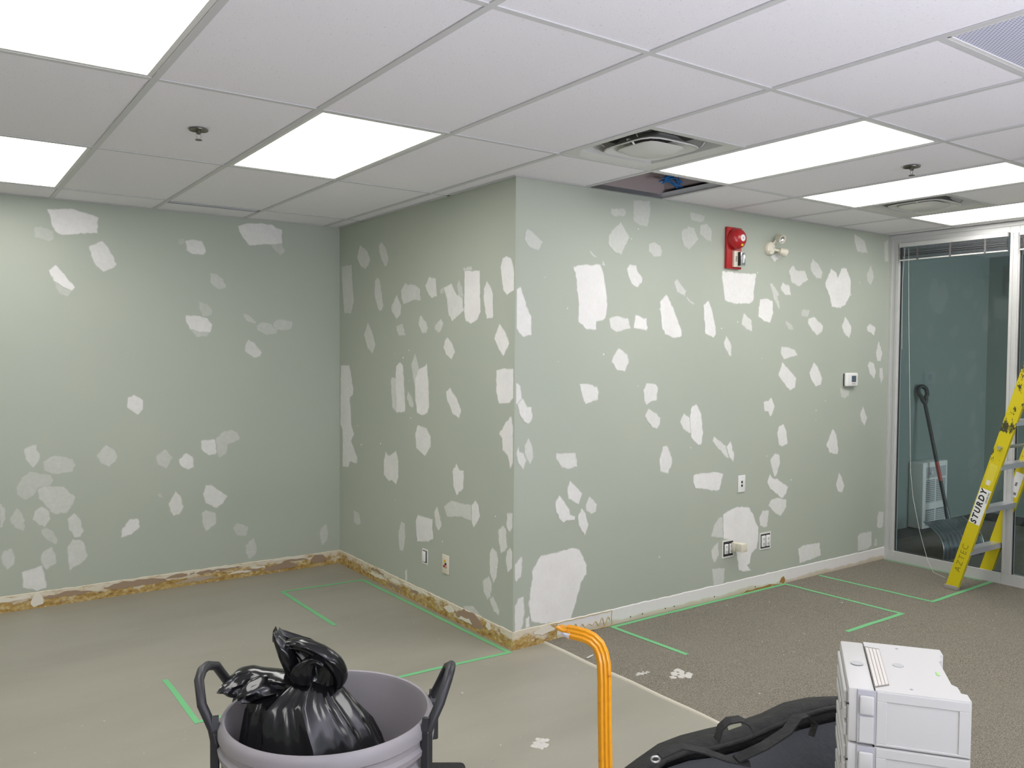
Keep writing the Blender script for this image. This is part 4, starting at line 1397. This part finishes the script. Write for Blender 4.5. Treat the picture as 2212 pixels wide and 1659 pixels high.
tip = [(1.093, 1.316, 1.055), (1.088, 1.332, 1.057), (1.083, 1.344, 1.059), (1.082, 1.354, 1.057)]
pr2 = [(math.cos(2*PI*k/20), .45*math.sin(2*PI*k/20)) for k in range(20)]
MB().tube(tip, [.0125, .0140, .0125, .006], prof=pr2, up=Vector((0, 0, 1))).build('spoon_end', M_or, t, 50)
MB().tube([(1.086, 1.314, 1.049), (1.082, 1.324, 1.051), (1.078, 1.333, 1.052)], [.0075, .007, .003], 10).build('pale_end_plug', mat('worn_pale_metal', (0.62, 0.62, 0.72), 0.3, 0.3), t, 60)
bb = px[0]
MB().box(bb[0]-.12, bb[0]+.12, bb[1]-.09, bb[1]+.09, .0, .014, .004, 2).build('foot_plate', M_or, t)

# ------------------------------------------------------------------ stacked white cases
M_case = mat('white_case_plastic', (0.53, 0.525, 0.515), 0.5)
bump(M_case, noise(M_case, 180, 2), 0.12, 0.001)
M_seam = mat('case_seam', (0.42, 0.42, 0.46), 0.6)
FL, CW, CD, ang = Vector((2.0943, 1.3248, .71)), .3103, .413, -.93818
HH = .158


def case(z0, label, first):
    hh = HH
    t = thing('storage_case', label, 'case', (FL.x, FL.y, z0), ang, 'stacked white cases')
    k0, k1 = .235*CW, .315*CW
    # body with a recessed right end
    MB().box(.004, k0-.0006, .004, CD-.004, .002, hh-.003, .006, 2).build('lid', M_case, t, 40)
    body = MB()
    poly = [(k0+.001, .0), (CW, .0), (CW-.002, .05), (CW-.016, .055), (CW-.018, .10), (CW-.030, .115), (CW-.034, CD-.115), (CW-.024, CD-.10), (CW-.022, CD-.055), (CW-.012, CD-.05), (CW-.014, CD), (k0+.001, CD)]
    body.prism(poly, .0015, hh-.0015)
    body.build('body', M_case, t)
    # raised rim round the front panel
    for b in ((k0+.004, CW-.004, hh-.030, hh-.004), (k0+.004, CW-.004, .004, .010), (k0+.004, k0+.030, .010, hh-.030), (CW-.030, CW-.004, .010, hh-.030)):
        MB().box(b[0], b[1], -.0035, .001, b[2], b[3], .0012, 1).build('panel_rim', M_case, t)
    for zz in (hh-.012, hh-.070):
        pass
    # latches
    lw = .122*CW
    lx = .105*CW
    MB().box(lx-.005, lx+lw+.004, -.0012, .004, .004, hh-.004, .001, 1).build('latch_channel', M_seam, t)
    MB().box(lx, lx+lw, -.009, .0, hh-.072, hh-.018, .005, 3).build('latch', M_case, t, 50)
    MB().box(lx, lx+lw, -.004, .0, .006, hh-.078, .002, 1).build('latch_keeper', M_case, t)
    MB().box(.0, .006, -.0015, .003, hh-.05, hh-.045).build('lid_pin', M_ink, t)
    # ribbed side
    for q in range(3):
        MB().box(-.006, .004, .02+.004*q, CD-.03-.01*q, .010+.046*q, .044+.046*q, .003, 1).build('side_rib', M_case, t)
    MB().box(-.011, -.006, .10, CD-.12, .05, .075, .002, 1).build('carry_handle', M_case, t)
    return t


case(.71-HH, 'topmost white plastic case of the stack, slotted grip on top', True)
tt = COL.objects['storage_case'] if 'storage_case' in COL.objects else None
tt = [o for o in COL.objects if o.name.startswith('storage_case')][0]
# slotted carrying grip and small marks on the top face
sl = [[2.432, 1.482, 0.71], [2.448, 1.441, 0.71], [2.201, 1.263, 0.71], [2.151, 1.277, 0.71]]
inv = Matrix.Rotation(-ang, 4, 'Z') @ Matrix.Translation((-FL.x, -FL.y, 0))
q = [inv @ Vector(p) for p in sl]
tt_top = HH
MB().loft([[Vector((p.x, p.y, tt_top-.0035)) for p in q], [Vector((p.x, p.y, tt_top+.0002)) for p in q]]).build('grip_shade', mat('grip_shadow', (0.20, 0.19, 0.17), 0.8), tt)  # flush dark slab paints the shade between the slats
for k in range(4):
    u0, u1 = .06+.235*k, .06+.235*k+.20
    a, b = q[0].lerp(q[1], u0), q[0].lerp(q[1], u1)
    d, c = q[3].lerp(q[2], u0), q[3].lerp(q[2], u1)
    a, d = a.lerp(d, .04), d.lerp(a, .02)
    b, c = b.lerp(c, .04), c.lerp(b, .02)
    MB().loft([[Vector((p.x, p.y, tt_top-.001)) for p in (a, b, c, d)], [Vector((p.x, p.y, tt_top+.0022)) for p in (a, b, c, d)]]).build('grip_slat', mat('warm_white_slat', (0.62, 0.585, 0.55), 0.5) if not bpy.data.materials.get('warm_white_slat') else bpy.data.materials['warm_white_slat'], tt)
M_dimple = mat('shaded_dimple', (0.44, 0.44, 0.45), 0.6)  # grey of the flat discs stands in for the dimples' shade
for px_, r, mt_ in (((2.366, 1.331, 0.71), .016, M_seam), ((2.281, 1.412, 0.71), .018, M_seam)):
    p = inv @ Vector(px_)
    MB().lathe([(r, tt_top-.001), (r, tt_top+.0003), (r-.004, tt_top+.0004), (.002, tt_top+.0004)], 24, Matrix.Translation((p.x, p.y, 0))).build('finger_dimple', M_dimple, tt)
p = inv @ Vector((2.396, 1.228, 0.71))
MB().box(p.x-.004, p.x+.004, p.y-.012, p.y+.012, tt_top-.001, tt_top+.0006).build('green_mark', mat('green_mark', (0.35, 0.60, 0.22), 0.6), tt)
for px_ in ((2.499, 1.412, 0.71), (2.225, 1.211, 0.71)):
    p = inv @ Vector(px_)
    MB().lathe([(.004, tt_top-.001), (.004, tt_top+.0006), (.001, tt_top+.0006)], 12, Matrix.Translation((p.x, p.y, 0))).build('rivet', M_seam, tt)
case(.71-2*HH, 'white plastic case directly under the topmost one', False)
case(.71-3*HH, 'white plastic case third from the top, below the picture edge', False)
case(.71-4*HH, 'white plastic case fourth from the top, below the picture edge', False)
o = MB().box(.01, CW-.01, .01, CD-.01, 0, .71-4*HH, .006, 2).build('case_dolly', M_black, loc=(FL.x, FL.y, 0)); o.rotation_euler = (0, 0, ang)
tag(o, 'low dark dolly under the stack of white cases', 'dolly')

# ------------------------------------------------------------------ black duffel bag on the floor
M_duf = mat('black_nylon', (0.011, 0.011, 0.012), 0.7)
bump(M_duf, noise(M_duf, 16, 5), 0.9, 0.02)
M_mesh = mat('dark_blue_mesh', (0.024, 0.028, 0.037), 0.6)
bump(M_mesh, noise(M_mesh, 30, 4, stretch=(1, 1, .4)), 0.5, 0.01)
ridge = [[2.005, 2.142, 0.13], [2.081, 2.126, 0.16], [2.175, 2.105, 0.2], [2.261, 2.074, 0.22], [2.363, 2.032, 0.235], [2.446, 1.973, 0.26], [2.53, 1.914, 0.3], [2.624, 1.883, 0.335], [2.722, 1.843, 0.35], [2.787, 1.79, 0.36], [2.876, 1.723, 0.355], [2.947, 1.672, 0.3]]
ridge = [Vector(p) for p in ridge]
outv = Vector((-viewV.x, -viewV.y, 0))        # towards the camera
t = thing('duffel_bag', 'black duffel bag with dark blue side lying on the floor behind the white cases', 'bag', (0, 0, 0))
top, panel = [], []
for k, r in enumerate(ridge):
    H = r.z
    e = .35+.65*math.sin(PI*min(1, max(0, (k+.7)/(len(ridge)+.4))))**.5
    w1, w2 = .055+.012*math.sin(k*1.9), .20*e
    g = Vector((0, 0, 1))
    back = [r-outv*.16*e+g*(.0-H+.002), r-outv*.17*e-g*H*.45, r-outv*.10*e-g*H*.10]
    front = [r, r+outv*w1*.6+g*.006, r+outv*w1*1.15-g*.018]
    low = [r+outv*(w1*1.15+.02)-g*(H*.16), r+outv*(w1+w2*.65)-g*(H*.40), r+outv*(w1+w2)-g*(H*.75), r+outv*(w1+w2*.9)-g*(H-.002)]
    top.append(back+front+[low[0]-outv*.02, r-g*H*.6])
    panel.append(low+[r+outv*.02-g*(H-.002), r-g*H*.35+outv*.02])
MB().loft(top).build('bag_top', M_duf, t, 60)
MB().loft(panel).build('side_panel', M_mesh, t, 60)
# piping and straps
MB().tube([r+outv*(.066+.012*math.sin(k*1.9))-Vector((0, 0, .014)) for k, r in enumerate(ridge)], .010, 8).build('piping', M_duf, t, 60)
hp = [(2.009, 1.712, 0.4291), (2.019, 1.707, 0.4696), (2.038, 1.694, 0.4914), (2.069, 1.672, 0.4974), (2.089, 1.658, 0.4846), (2.101, 1.648, 0.4587)]
strap = [(-1, -.12), (1, -.12), (1, .12), (-1, .12)]
MB().tube(hp, .019, prof=strap, up=Vector((0, 0, 1))).build('carry_handle', M_duf, t, 40)
hp2 = [(2.018, 1.643, 0.396), (2.104, 1.607, 0.4268), (2.18, 1.58, 0.4639), (2.223, 1.575, 0.4986), (2.256, 1.564, 0.5018), (2.268, 1.542, 0.4773), (2.249, 1.542, 0.4455)]
MB().tube(hp2, .022, prof=strap, up=Vector((0, 0, 1))).build('shoulder_strap', M_duf, t, 40)
hp3 = [(1.835, 1.785, 0.4009), (1.902, 1.763, 0.4204), (1.953, 1.714, 0.4113), (1.995, 1.659, 0.3958), (2.044, 1.611, 0.387)]
MB().tube(hp3, .020, prof=strap, up=Vector((0, 0, 1))).build('shoulder_strap', M_duf, t, 40)
c = Vector((1.824, 1.792, 0.3894))
MB().tube([c+Vector((0.8152, -0.5791, 0.006817))*.013*math.cos(2*PI*k/16)+Vector((0, 0, .009*math.sin(2*PI*k/16))) for k in range(16)], .0035, 8, close=True).build('ring_buckle', M_steel, t, 60)
MB().box(-.022, .022, -.002, .002, -.007, .007, .001, 1, M=Matrix.Translation((2.043, 1.672, 0.4823)) @ Matrix.Rotation(-.62, 4, 'Z') @ Matrix.Rotation(-.35, 4, 'Y')).build('handle_tag', mat('olive_tag', (0.30, 0.30, 0.22), 0.5), t)

# small dark pouch half out of frame, right of the trash can
c = Vector((1.607, 2.681, 0.05))
o = MB().box(-.075, .075, -.06, .06, 0, .055, .02, 3).build('pouch', M_duf, smooth=50, loc=(c.x, c.y, 0))
o.rotation_euler = (0, 0, -.6)
tag(o, 'small black pouch on the concrete just right of the trash can', 'pouch')
